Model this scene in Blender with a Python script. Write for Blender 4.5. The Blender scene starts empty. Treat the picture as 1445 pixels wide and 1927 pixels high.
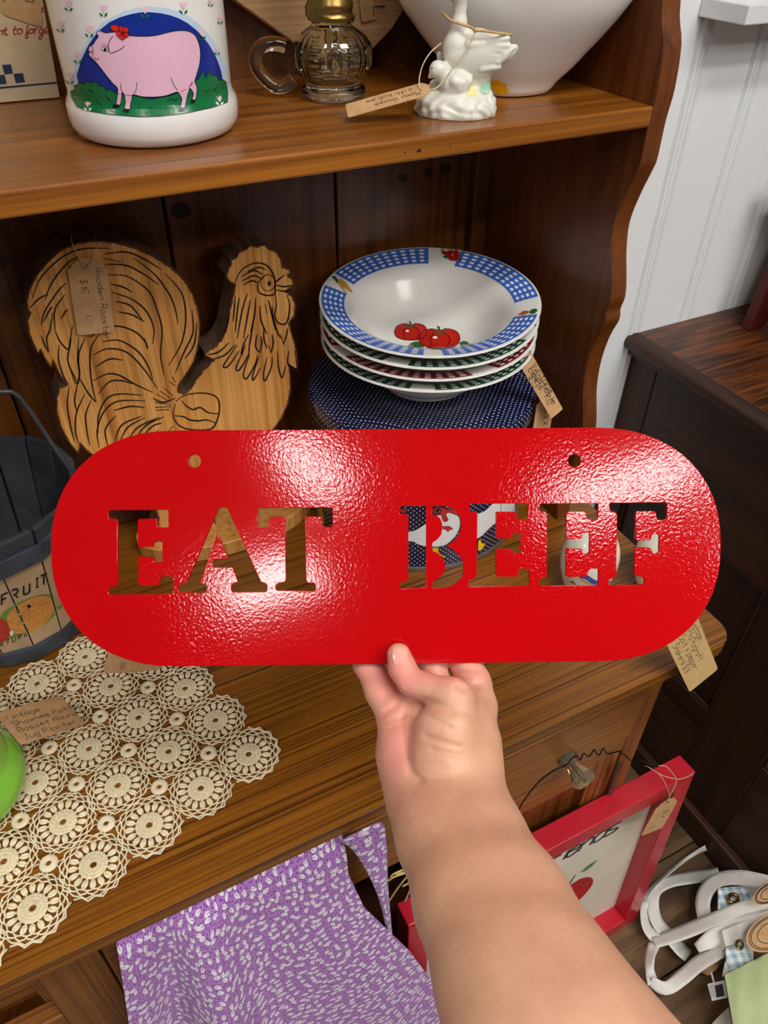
import bpy, bmesh, math, random
import numpy as np
from mathutils import Vector, Matrix
from mathutils.geometry import delaunay_2d_cdt
from mathutils.bvhtree import BVHTree

random.seed(7)
rng = np.random.default_rng(7)
SC = bpy.context.scene
COL = SC.collection

# ------------------------------------------------------------------ camera
FPX, UC, VC = 1440.0, 722.5, 963.5
RX = np.array([[0.8918, 0.2858, -0.3507], [-0.4522, 0.5806, -0.6771], [0.0101, 0.7624, 0.6470]])
u_, _s, v_ = np.linalg.svd(RX)
RX = u_ @ v_                                   # rows: world axes seen in camera axes
CAM = np.array([0.0, 0.0, 1.43])
cam_d = bpy.data.cameras.new('camera')
cam_d.sensor_fit = 'HORIZONTAL'
cam_d.sensor_width = 36.0
cam_d.lens = FPX / 1445.0 * 36.0
cam_d.clip_start = 0.01
cam = bpy.data.objects.new('camera', cam_d)
M4 = Matrix.Identity(4)
for i in range(3):
    for j in range(3):
        M4[i][j] = float(RX[i, j])
    M4[i][3] = float(CAM[i])
cam.matrix_world = M4
COL.objects.link(cam)
SC.camera = cam

# ------------------------------------------------------------------ world, exposure
SC.view_settings.view_transform = 'Standard'
SC.view_settings.look = 'None'
SC.view_settings.gamma = 1.0
SC.view_settings.use_curve_mapping = False
SC.view_settings.exposure = 0.08
SC.cycles.use_denoising = True
SC.cycles.max_bounces = 8
world = bpy.data.worlds.new('shop_light')
SC.world = world
world.use_nodes = True
bg = world.node_tree.nodes['Background']
bg.inputs['Color'].default_value = (1.0, 0.98, 0.95, 1)
bg.inputs['Strength'].default_value = 0.10
LIGHT_POWER = 30.0          # emission of the ceiling light diffusers
# ceiling lights: centre x, y, size x, size y; those after the sign-highlight ones are added fill
CEILING_Z = 2.70
CEILING_LIGHTS = [(-0.74, -1.00, 0.16, 0.34), (-1.27, -1.52, 0.46, 0.26), (0.25, -1.58, 0.60, 0.20), (0.30, -0.40, 0.9, 0.22), (1.00, -1.00, 0.8, 0.25), (1.10, -2.20, 1.0, 0.3), (-2.00, 0.35, 0.25, 0.7)]

# ------------------------------------------------------------------ pixel helpers (rays of the photograph met with real planes)
def ray(u, v):
    return RX @ np.array([u - UC, VC - v, -FPX])
def Pz(u, v, z):
    d = ray(u, v); return CAM + d * ((z - CAM[2]) / d[2])
def Py(u, v, y):
    d = ray(u, v); return CAM + d * ((y - CAM[1]) / d[1])
def Px(u, v, x):
    d = ray(u, v); return CAM + d * ((x - CAM[0]) / d[0])
def Pd(u, v, dep):
    return CAM + ray(u, v) * (dep / FPX)
def Pplane(u, v, p0, n):
    d = ray(u, v); return CAM + d * (np.dot(np.array(p0) - CAM, n) / np.dot(d, n))
def vplane(cx, cy, off=0.0):
    """vertical plane through (cx, cy), square to the horizontal sight line"""
    n = np.array([cx - CAM[0], cy - CAM[1], 0.0]); n /= np.linalg.norm(n)
    p0 = np.array([cx, cy, 0]) - n * off
    return lambda u, v: Pplane(u, v, p0, n)
def crop(pts, s, ox, oy):
    return [(x / s + ox, y / s + oy) for x, y in pts]
def V3(p):
    return np.array(p, float)
def nrm(v):
    v = np.array(v, float); return v / (np.linalg.norm(v) + 1e-12)

# ------------------------------------------------------------------ materials
def lin(c):
    c = c / 255.0
    return c / 12.92 if c <= 0.04045 else ((c + 0.055) / 1.055) ** 2.4
def rgb(r, g, b):
    return (lin(r), lin(g), lin(b), 1.0)
MATS = {}
def new_mat(name):
    m = bpy.data.materials.new(name); m.use_nodes = True
    nt = m.node_tree
    return m, nt, nt.nodes['Principled BSDF']
def nd(nt, typ, **kw):
    n = nt.nodes.new(typ)
    for k, v in kw.items():
        if k.startswith('i_'):
            key = k[2:]
            n.inputs[int(key) if key.isdigit() else key].default_value = v
        else:
            setattr(n, k, v)
    return n
def ramp(nt, stops):
    r = nt.nodes.new('ShaderNodeValToRGB')
    e = r.color_ramp.elements
    while len(e) < len(stops):
        e.new(0.5)
    for k, (p, c) in enumerate(stops):
        e[k].position = p; e[k].color = c
    return r
def plain(name, col, rough=0.5, metal=0.0, var=0.08, scale=30.0, bump=0.0, bscale=200.0, coat=0.0, sss=0.0, spec=0.5, trans=0.0, ior=1.45, sheen=0.0):
    """a plain surface with slight procedural mottling"""
    if name in MATS:
        return MATS[name]
    m, nt, b = new_mat(name)
    tc = nd(nt, 'ShaderNodeTexCoord')
    n = nd(nt, 'ShaderNodeTexNoise', i_Scale=scale, i_Detail=4.0)
    nt.links.new(tc.outputs['Object'], n.inputs['Vector'])
    lo = tuple(max(0, c * (1 - var)) for c in col[:3]) + (1,)
    hi = tuple(min(1, c * (1 + var)) for c in col[:3]) + (1,)
    r = ramp(nt, [(0.3, lo), (0.7, hi)])
    nt.links.new(n.outputs['Fac'], r.inputs['Fac'])
    nt.links.new(r.outputs['Color'], b.inputs['Base Color'])
    b.inputs['Roughness'].default_value = rough
    b.inputs['Metallic'].default_value = metal
    b.inputs['Coat Weight'].default_value = coat
    b.inputs['Coat Roughness'].default_value = 0.05
    b.inputs['Specular IOR Level'].default_value = spec
    b.inputs['Transmission Weight'].default_value = trans
    b.inputs['IOR'].default_value = ior
    b.inputs['Sheen Weight'].default_value = sheen
    if sss:
        b.inputs['Subsurface Weight'].default_value = sss
        b.inputs['Subsurface Radius'].default_value = (0.006, 0.0025, 0.0015)
        b.inputs['Subsurface Scale'].default_value = 1.0
    if bump:
        n2 = nd(nt, 'ShaderNodeTexNoise', i_Scale=bscale, i_Detail=3.0)
        nt.links.new(tc.outputs['Object'], n2.inputs['Vector'])
        bp = nd(nt, 'ShaderNodeBump', i_Strength=bump, i_Distance=0.002)
        nt.links.new(n2.outputs['Fac'], bp.inputs['Height'])
        nt.links.new(bp.outputs['Normal'], b.inputs['Normal'])
    MATS[name] = m
    return m
def wood(name, dark, mid, light, axis='X', scale=1.0, rough=0.35, lines=38.0, along=1.6, contrast=1.0, knots=True, bump=0.12, coat=0.25, seed=0.0):
    if name in MATS:
        return MATS[name]
    m, nt, b = new_mat(name)
    tc = nd(nt, 'ShaderNodeTexCoord')
    oi = nd(nt, 'ShaderNodeObjectInfo')
    ad = nd(nt, 'ShaderNodeVectorMath', operation='MULTIPLY_ADD')
    ad.inputs[1].default_value = (7.3, 5.1, 9.7); 
    cmb = nd(nt, 'ShaderNodeCombineXYZ')
    for k in range(3):
        nt.links.new(oi.outputs['Random'], cmb.inputs[k])
    nt.links.new(cmb.outputs[0], ad.inputs[0])
    nt.links.new(tc.outputs['Object'], ad.inputs[2])
    mp = nd(nt, 'ShaderNodeMapping')
    sc = {'X': (along, lines, lines), 'Y': (lines, along, lines), 'Z': (lines, lines, along)}[axis]
    mp.inputs['Scale'].default_value = tuple(s * scale for s in sc)
    mp.inputs['Location'].default_value = (seed, seed * 1.7, seed * 0.6)
    nt.links.new(ad.outputs[0], mp.inputs['Vector'])
    n1 = nd(nt, 'ShaderNodeTexNoise', i_Scale=1.0, i_Detail=3.0, i_Roughness=0.55, i_Distortion=0.35)
    nt.links.new(mp.outputs[0], n1.inputs['Vector'])
    # second, finer fibre
    mp2 = nd(nt, 'ShaderNodeMapping')
    sc2 = {'X': (5, 420, 420), 'Y': (420, 5, 420), 'Z': (420, 420, 5)}[axis]
    mp2.inputs['Scale'].default_value = sc2
    nt.links.new(ad.outputs[0], mp2.inputs['Vector'])
    n2 = nd(nt, 'ShaderNodeTexNoise', i_Scale=1.0, i_Detail=2.0)
    nt.links.new(mp2.outputs[0], n2.inputs['Vector'])
    # broad tone
    n3 = nd(nt, 'ShaderNodeTexNoise', i_Scale=3.2, i_Detail=2.0)
    nt.links.new(ad.outputs[0], n3.inputs['Vector'])
    k = 0.12 / contrast
    r1 = ramp(nt, [(0.5 - k * 1.6, dark), (0.5 - k * 0.5, mid), (0.5 + k, light), (0.5 + k * 1.9, mid)])
    nt.links.new(n1.outputs['Fac'], r1.inputs['Fac'])
    mx = nd(nt, 'ShaderNodeMix', data_type='RGBA', blend_type='MULTIPLY')
    mx.inputs['Factor'].default_value = 0.55
    r2 = ramp(nt, [(0.3, (0.55, 0.5, 0.45, 1)), (0.65, (1.15, 1.1, 1.05, 1))])
    nt.links.new(n2.outputs['Fac'], r2.inputs['Fac'])
    nt.links.new(r1.outputs['Color'], mx.inputs['A'])
    nt.links.new(r2.outputs['Color'], mx.inputs['B'])
    mx2 = nd(nt, 'ShaderNodeMix', data_type='RGBA', blend_type='MULTIPLY')
    mx2.inputs['Factor'].default_value = 0.6
    r3 = ramp(nt, [(0.3, (0.62, 0.58, 0.55, 1)), (0.7, (1.2, 1.15, 1.1, 1))])
    nt.links.new(n3.outputs['Fac'], r3.inputs['Fac'])
    nt.links.new(mx.outputs['Result'], mx2.inputs['A'])
    nt.links.new(r3.outputs['Color'], mx2.inputs['B'])
    last = mx2.outputs['Result']
    if knots:
        vo = nd(nt, 'ShaderNodeTexVoronoi', i_Scale=1.0, i_Randomness=1.0)
        mp3 = nd(nt, 'ShaderNodeMapping')
        mp3.inputs['Scale'].default_value = {'X': (3.0, 7, 7), 'Y': (7, 3, 7), 'Z': (7, 7, 3)}[axis]
        nt.links.new(ad.outputs[0], mp3.inputs['Vector'])
        nt.links.new(mp3.outputs[0], vo.inputs['Vector'])
        r4 = ramp(nt, [(0.045, (0.22, 0.17, 0.15, 1)), (0.085, (1, 1, 1, 1))])
        nt.links.new(vo.outputs['Distance'], r4.inputs['Fac'])
        mx3 = nd(nt, 'ShaderNodeMix', data_type='RGBA', blend_type='MULTIPLY')
        mx3.inputs['Factor'].default_value = 0.85
        nt.links.new(last, mx3.inputs['A']); nt.links.new(r4.outputs['Color'], mx3.inputs['B'])
        last = mx3.outputs['Result']
    nt.links.new(last, b.inputs['Base Color'])
    b.inputs['Roughness'].default_value = rough
    b.inputs['Coat Weight'].default_value = coat
    b.inputs['Coat Roughness'].default_value = 0.22
    bp = nd(nt, 'ShaderNodeBump', i_Strength=bump, i_Distance=0.001)
    nt.links.new(n2.outputs['Fac'], bp.inputs['Height'])
    nt.links.new(bp.outputs['Normal'], b.inputs['Normal'])
    MATS[name] = m
    return m

# ------------------------------------------------------------------ object helpers
ORIG = {}
def _link(o, parent):
    COL.objects.link(o)
    if parent is not None:
        o.parent = parent
        o.matrix_parent_inverse = Matrix.Translation(-Vector(ORIG[parent.name]))
    ORIG.setdefault(o.name, Vector((0, 0, 0)))
def thing(name, label, cat, loc, group=None, kind=None):
    o = bpy.data.objects.new(name, None)
    o.empty_display_size = 0.02
    o.location = Vector([float(c) for c in loc])
    COL.objects.link(o)
    ORIG[o.name] = Vector(o.location)
    if label: o['label'] = label
    if cat: o['category'] = cat
    if group: o['group'] = group
    if kind: o['kind'] = kind
    return o
class MB:
    """collects shapes for ONE mesh"""
    def __init__(self):
        self.v = []; self.f = []; self.m = []; self.n = 0
    def add(self, verts, faces, mi=0):
        verts = np.asarray(verts, float).reshape(-1, 3)
        o = self.n
        self.v.append(verts); self.n += len(verts)
        for f in faces:
            self.f.append([int(i) + o for i in f]); self.m.append(mi)
        return self
    def box(self, x0, x1, y0, y1, z0, z1, mi=0):
        v = [(x, y, z) for z in (z0, z1) for y in (y0, y1) for x in (x0, x1)]
        return self.add(v, [(0, 2, 3, 1), (4, 5, 7, 6), (0, 1, 5, 4), (2, 6, 7, 3), (0, 4, 6, 2), (1, 3, 7, 5)], mi)
    def obox(self, c, ax, ay, az, mi=0):
        """oriented box: centre and three half axes"""
        c, ax, ay, az = map(V3, (c, ax, ay, az))
        v = [c + sx * ax + sy * ay + sz * az for sz in (-1, 1) for sy in (-1, 1) for sx in (-1, 1)]
        return self.add(v, [(0, 2, 3, 1), (4, 5, 7, 6), (0, 1, 5, 4), (2, 6, 7, 3), (0, 4, 6, 2), (1, 3, 7, 5)], mi)
    def lathe(self, prof, cx, cy, z0=0.0, n=64, mi=0, mod=None, sx=1.0, sy=1.0, rot=0.0, close=True):
        k = len(prof)
        a = np.linspace(0, 2 * math.pi, n, endpoint=False)
        vs = []
        for (r, z) in prof:
            rr = np.full(n, r, float)
            if mod is not None: rr = rr * mod(a, z)
            x = rr * np.cos(a) * sx; y = rr * np.sin(a) * sy
            xr = x * math.cos(rot) - y * math.sin(rot); yr = x * math.sin(rot) + y * math.cos(rot)
            vs.append(np.stack([cx + xr, cy + yr, np.full(n, z0 + z)], 1))
        fs = []
        for i in range(k - 1):
            for j in range(n):
                j2 = (j + 1) % n
                fs.append((i * n + j, i * n + j2, (i + 1) * n + j2, (i + 1) * n + j))
        return self.add(np.concatenate(vs), fs, mi)
    def tube(self, path, r, n=6, closed=False, mi=0, caps=True):
        P = np.asarray(path, float); k = len(P)
        rs = np.full(k, r, float) if np.isscalar(r) else np.asarray(r, float)
        if closed:
            T = np.roll(P, -1, 0) - np.roll(P, 1, 0)
        else:
            T = np.gradient(P, axis=0)
        T /= np.linalg.norm(T, axis=1)[:, None] + 1e-12
        up = np.array([0, 0, 1.0]) if abs(T[0][2]) < 0.9 else np.array([1.0, 0, 0])
        A = np.cross(T[0], up); A /= np.linalg.norm(A)
        vs = []
        for i in range(k):
            A = A - T[i] * A.dot(T[i]); A /= np.linalg.norm(A) + 1e-12
            B = np.cross(T[i], A)
            for j in range(n):
                t = 2 * math.pi * j / n
                vs.append(P[i] + rs[i] * (math.cos(t) * A + math.sin(t) * B))
        fs = []
        for i in range(k if closed else k - 1):
            i2 = (i + 1) % k
            for j in range(n):
                j2 = (j + 1) % n
                fs.append((i * n + j, i * n + j2, i2 * n + j2, i2 * n + j))
        if caps and not closed:
            fs.append(tuple(range(n - 1, -1, -1))); fs.append(tuple((k - 1) * n + j for j in range(n)))
        return self.add(vs, fs, mi)
    def ball(self, c, r, n=10, m=7, mi=0, frame=None):
        c = V3(c); r = V3(r) if not np.isscalar(r) else np.array([r, r, r])
        vs = []
        for i in range(m + 1):
            ph = math.pi * i / m
            for j in range(n):
                t = 2 * math.pi * j / n
                p = np.array([r[0] * math.sin(ph) * math.cos(t), r[1] * math.sin(ph) * math.sin(t), r[2] * math.cos(ph)])
                vs.append(c + (p if frame is None else frame @ p))
        fs = []
        for i in range(m):
            for j in range(n):
                j2 = (j + 1) % n
                fs.append((i * n + j, (i + 1) * n + j, (i + 1) * n + j2, i * n + j2))
        return self.add(vs, fs, mi)
    def prism(self, poly, surf_a, surf_b, holes=(), step=None, mi=0, mside=None):
        """solid between two mapped copies of a flat outline"""
        vs, tri, loops = cdt_fill(poly, step, holes, want_loops=True)
        k = len(vs)
        A = np.array([surf_a(*p) for p in vs]); B = np.array([surf_b(*p) for p in vs])
        fs = [(a, b, c) for a, b, c in tri]
        self.add(np.concatenate([A, B]), fs + [(c + k, b + k, a + k) for a, b, c in tri], mi)
        base = self.n - 2 * k
        for lp in loops:
            for i in range(len(lp)):
                a, b = lp[i], lp[(i + 1) % len(lp)]
                self.f.append([base + b, base + a, base + a + k, base + b + k]); self.m.append(mi if mside is None else mside)
        return self
    def arrays(self):
        return np.concatenate(self.v), self.f
    def bvh(self):
        v, f = self.arrays()
        return BVHTree.FromPolygons([tuple(map(float, p)) for p in v], f)
    def mesh(self, name, mats):
        me = bpy.data.meshes.new(name)
        v = np.concatenate(self.v)
        me.from_pydata([tuple(map(float, p)) for p in v], [], self.f)
        for m in (mats if isinstance(mats, (list, tuple)) else [mats]):
            me.materials.append(m)
        if any(self.m):
            me.polygons.foreach_set('material_index', self.m)
        me.update()
        return me
    def build(self, name, mats, parent=None, smooth=None, bevel=0.0, segs=2, label=None, kind=None, norm=True):
        me = self.mesh(name, mats)
        if norm:
            bm = bmesh.new(); bm.from_mesh(me)
            bmesh.ops.recalc_face_normals(bm, faces=bm.faces)
            bm.to_mesh(me); bm.free()
        o = bpy.data.objects.new(name, me)
        finish(o, smooth, bevel, segs)
        _link(o, parent)
        if label: o['label'] = label
        if kind: o['kind'] = kind
        return o
    def solo(self, name, mats, label, cat, smooth=None, bevel=0.0, segs=2, group=None, kind=None, origin=None):
        v = np.concatenate(self.v)
        c = V3(origin) if origin is not None else np.array([(v[:, 0].min() + v[:, 0].max()) / 2, (v[:, 1].min() + v[:, 1].max()) / 2, v[:, 2].min()])
        self.v = [v - c]
        o = self.build(name, mats, None, smooth, bevel, segs)
        o.location = Vector([float(x) for x in c])
        ORIG[o.name] = Vector(o.location)
        if label: o['label'] = label
        if cat: o['category'] = cat
        if group: o['group'] = group
        if kind: o['kind'] = kind
        return o
def finish(o, smooth, bevel, segs=2):
    me = o.data
    if smooth is not None:
        me.polygons.foreach_set('use_smooth', [True] * len(me.polygons))
        if smooth < 179:
            me.set_sharp_from_angle(angle=math.radians(smooth))
    if bevel:
        b = o.modifiers.new('bevel', 'BEVEL')
        b.width = bevel; b.segments = segs; b.limit_method = 'ANGLE'; b.angle_limit = math.radians(40)

def inside(pts, poly):
    pts = np.asarray(pts, float); P = np.asarray(poly, float)
    x, y = pts[:, 0], pts[:, 1]
    c = np.zeros(len(pts), bool)
    j = len(P) - 1
    for i in range(len(P)):
        xi, yi = P[i]; xj, yj = P[j]
        cond = ((yi > y) != (yj > y))
        with np.errstate(divide='ignore', invalid='ignore'):
            xx = (xj - xi) * (y - yi) / (yj - yi + 1e-30) + xi
        c ^= cond & (x < xx)
        j = i
    return c
def densify(poly, step, closed=True):
    if not step:
        return [tuple(map(float, p)) for p in poly]
    out = []
    n = len(poly)
    for i in range(n if closed else n - 1):
        a = np.array(poly[i], float); b = np.array(poly[(i + 1) % n], float)
        k = max(1, int(math.ceil(np.linalg.norm(b - a) / step)))
        for t in range(k):
            out.append(tuple(a + (b - a) * t / k))
    if not closed:
        out.append(tuple(map(float, poly[-1])))
    return out
def cdt_fill(poly, step=None, holes=(), want_loops=False):
    loops = [densify(poly, step)] + [densify(h, step) for h in holes]
    pts = []; edges = []; lidx = []
    for lp in loops:
        o = len(pts); pts += lp
        edges += [(o + i, o + (i + 1) % len(lp)) for i in range(len(lp))]
        lidx.append(list(range(o, o + len(lp))))
    nb = len(pts)
    if step:
        P = np.array(loops[0]); lo = P.min(0); hi = P.max(0)
        gx = np.arange(lo[0] + step / 2, hi[0], step); gy = np.arange(lo[1] + step / 2, hi[1], step)
        if len(gx) and len(gy):
            G = np.array([(a + 0.05 * step * math.sin(b * 9.1), b) for a in gx for b in gy])
            ok = inside(G, loops[0])
            for h in loops[1:]:
                ok &= ~inside(G, h)
            G = G[ok]
            if len(G):
                B = np.array(pts)
                keep = [g for g in G if np.min(np.sum((B - g) ** 2, 1)) > (0.35 * step) ** 2]
                pts += [tuple(g) for g in keep]
    span = max(np.ptp(np.array(pts), axis=0).max(), 1e-9)
    r = delaunay_2d_cdt([Vector((p[0], p[1])) for p in pts], edges, [], 0, 1e-6 * span)
    vs = np.array([(p[0], p[1]) for p in r[0]])
    tri = [tuple(f) for f in r[2]]
    cen = np.array([vs[list(t)].mean(0) for t in tri])
    ok = inside(cen, loops[0])
    for h in loops[1:]:
        ok &= ~inside(cen, h)
    tri = [t for t, k in zip(tri, ok) if k]
    out = []
    for a, b, c in tri:
        cr = (vs[b][0] - vs[a][0]) * (vs[c][1] - vs[a][1]) - (vs[b][1] - vs[a][1]) * (vs[c][0] - vs[a][0])
        out.append((a, b, c) if cr > 0 else (a, c, b))
    if want_loops:
        # boundary loops of the triangle set
        cnt = {}
        for a, b, c in out:
            for e in ((a, b), (b, c), (c, a)):
                cnt[e] = cnt.get(e, 0) + 1
        nxt = {}
        for (a, b) in cnt:
            if (b, a) not in cnt:
                nxt.setdefault(a, []).append(b)
        lp_out = []
        while nxt:
            s = next(iter(nxt)); cur = s; lp = []
            while cur in nxt:
                lp.append(cur)
                t = nxt[cur].pop()
                if not nxt[cur]: del nxt[cur]
                cur = t
                if cur == s: break
            if len(lp) > 2: lp_out.append(lp)
        return vs, out, lp_out
    return vs, out
def ray_surf(bvh, off=0.0003, max_d=5.0):
    """pixel -> point on a real surface, lifted by off along its normal; None when missed"""
    def f(u, v):
        d = nrm(ray(u, v))
        loc, n, i, dist = bvh.ray_cast(Vector(CAM), Vector(d), max_d)
        if loc is None:
            return None
        n = np.array(n)
        if n.dot(d) > 0: n = -n
        return np.array(loc) + n * off
    return f
def fill(mb, poly, surf, step=None, mi=0, holes=()):
    vs, tri = cdt_fill(poly, step, holes)
    P = [surf(*p) for p in vs]
    idx = {}; out = []
    for i, p in enumerate(P):
        if p is not None:
            idx[i] = len(out); out.append(p)
    if out:
        mb.add(out, [[idx[i] for i in t] for t in tri if all(i in idx for i in t)], mi)
def stroke(mb, line, w, surf, mi=0, step=None, taper=False, closed=False):
    L = [tuple(map(float, p)) for p in line]
    if closed: L = L + [L[0]]
    if step: L = densify(L, step, closed=False)
    P = np.array(L)
    if len(P) < 2: return
    T = np.gradient(P, axis=0); T /= np.linalg.norm(T, axis=1)[:, None] + 1e-12
    N = np.stack([-T[:, 1], T[:, 0]], 1)
    k = len(P)
    ws = np.full(k, w / 2.0)
    if taper:
        t = np.linspace(0, 1, k); ws = ws * (0.35 + 0.65 * np.sin(np.pi * np.clip(t, 0.02, 0.98)) ** 0.6)
    A = [surf(*p) for p in P + N * ws[:, None]]; B = [surf(*p) for p in P - N * ws[:, None]]
    vs = []; row = []
    for a, b in zip(A, B):
        if a is None or b is None:
            row.append(None)
        else:
            row.append(len(vs)); vs += [a, b]
    fs = [(row[i], row[i] + 1, row[i + 1] + 1, row[i + 1]) for i in range(k - 1) if row[i] is not None and row[i + 1] is not None]
    if fs: mb.add(vs, fs, mi)
def smooth_line(pts, n=4):
    """Catmull-Rom through the points"""
    P = [np.array(p, float) for p in pts]
    if len(P) < 3: return P
    Q = [2 * P[0] - P[1]] + P + [2 * P[-1] - P[-2]]
    out = []
    for i in range(1, len(Q) - 2):
        a, b, c, d = Q[i - 1], Q[i], Q[i + 1], Q[i + 2]
        for t in np.linspace(0, 1, n, endpoint=False):
            out.append(0.5 * ((2 * b) + (c - a) * t + (2 * a - 5 * b + 4 * c - d) * t * t + (3 * b - a - 3 * c + d) * t ** 3))
    out.append(P[-1])
    return out
def smooth_poly(pts, n=4):
    P = [np.array(p, float) for p in pts]; k = len(P); out = []
    for i in range(k):
        a, b, c, d = P[i - 1], P[i], P[(i + 1) % k], P[(i + 2) % k]
        for t in np.linspace(0, 1, n, endpoint=False):
            out.append(0.5 * ((2 * b) + (c - a) * t + (2 * a - 5 * b + 4 * c - d) * t * t + (3 * b - a - 3 * c + d) * t ** 3))
    return [tuple(p) for p in out]
def ell(cx, cy, rx, ry, n=20, rot=0.0):
    out = []
    for i in range(n):
        t = 2 * math.pi * i / n
        x, y = rx * math.cos(t), ry * math.sin(t)
        out.append((cx + x * math.cos(rot) - y * math.sin(rot), cy + x * math.sin(rot) + y * math.cos(rot)))
    return out

# ------------------------------------------------------------------ handwriting
GL = {
 'a': '45 15 04 03 12 32 43|45 42', 'b': '08 02|04 15 35 44 43 32 12 03', 'c': '44 35 15 04 03 12 32 43', 'd': '48 42|44 35 15 04 03 12 32 43',
 'e': '04 44 35 15 04 03 12 32 43', 'f': '48 38 27 22|05 45', 'g': '45 41 30 10 01|44 35 15 04 03 12 32 43', 'h': '08 02|04 25 35 44 42',
 'i': '25 22|27 26', 'j': '25 21 10 00|27 26', 'k': '08 02|45 03|24 42', 'l': '28 23 32', 'm': '05 02|04 15 24 22|24 35 44 42',
 'n': '05 02|04 25 35 44 42', 'o': '15 04 03 12 32 43 44 35 15', 'p': '05 00|04 15 35 44 43 32 12 03', 'r': '05 02|04 25 45',
 's': '45 15 04 43 32 02', 't': '28 23 32 42|05 45', 'u': '05 03 12 32 43|45 42', 'v': '05 22 45', 'w': '05 12 24 32 45', 'y': '05 23|45 10 00',
 'z': '05 45 02 42', 'V': '08 22 48', 'W': '08 12 26 32 48', 'R': '02 08 38 47 46 35 05|25 42', 'L': '08 02 42', 'K': '08 02|48 05 42',
 'C': '47 38 18 07 03 12 32 43', 'P': '02 08 38 47 46 35 05', 'S': '47 38 18 07 06 44 43 32 12 03', 'B': '02 08 38 47 46 35 05|35 44 43 32 02',
 'H': '08 02|48 42|05 45', 'J': '18 48|38 33 22 12 03', 'F': '02 08 48|05 35', 'U': '08 03 12 32 43 48', 'T': '08 48|28 22', 'I': '28 22|18 38|12 32',
 'N': '02 08 42 48', 'A': '02 28 42|14 34', 'G': '47 38 18 07 03 12 32 43 45 25', 'M': '02 08 25 48 42', 'X': '08 42|48 02',
 '1': '16 28 22', '2': '07 18 38 47 46 02 42', '5': '48 08 05 35 44 43 32 02', '6': '47 38 18 07 03 12 32 43 44 35 15 04', '7': '08 48 12',
 '8': '25 16 17 28 37 36 25 14 13 22 33 34 25', '$': '47 38 18 07 06 44 43 32 12 03|29 21', '&': '26 22|04 44', ' ': ''}
def text_strokes(s, h, slant=0.12, jitter=0.25, adv=5.6, seed=1):
    """pen strokes of a hand-written line; h = height of a capital"""
    rr = random.Random(seed); out = []; x = 0.0; k = h / 6.0
    for ch in s:
        g = GL.get(ch, '')
        dy = rr.uniform(-jitter, jitter)
        for st in g.split('|'):
            pts = [(float(p[0]), float(p[1]) - 2 + dy) for p in st.split()]
            if len(pts) > 1:
                sm = smooth_line(pts, 3) if len(pts) > 2 and ch not in 'VWKLHAFTNIX17' else pts
                out.append([((x + p[0] + slant * p[1] * 1.0) * k, p[1] * k) for p in sm])
        x += adv * (0.62 if ch in 'il1 I' else 1.0)
    return out, x * k

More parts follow.
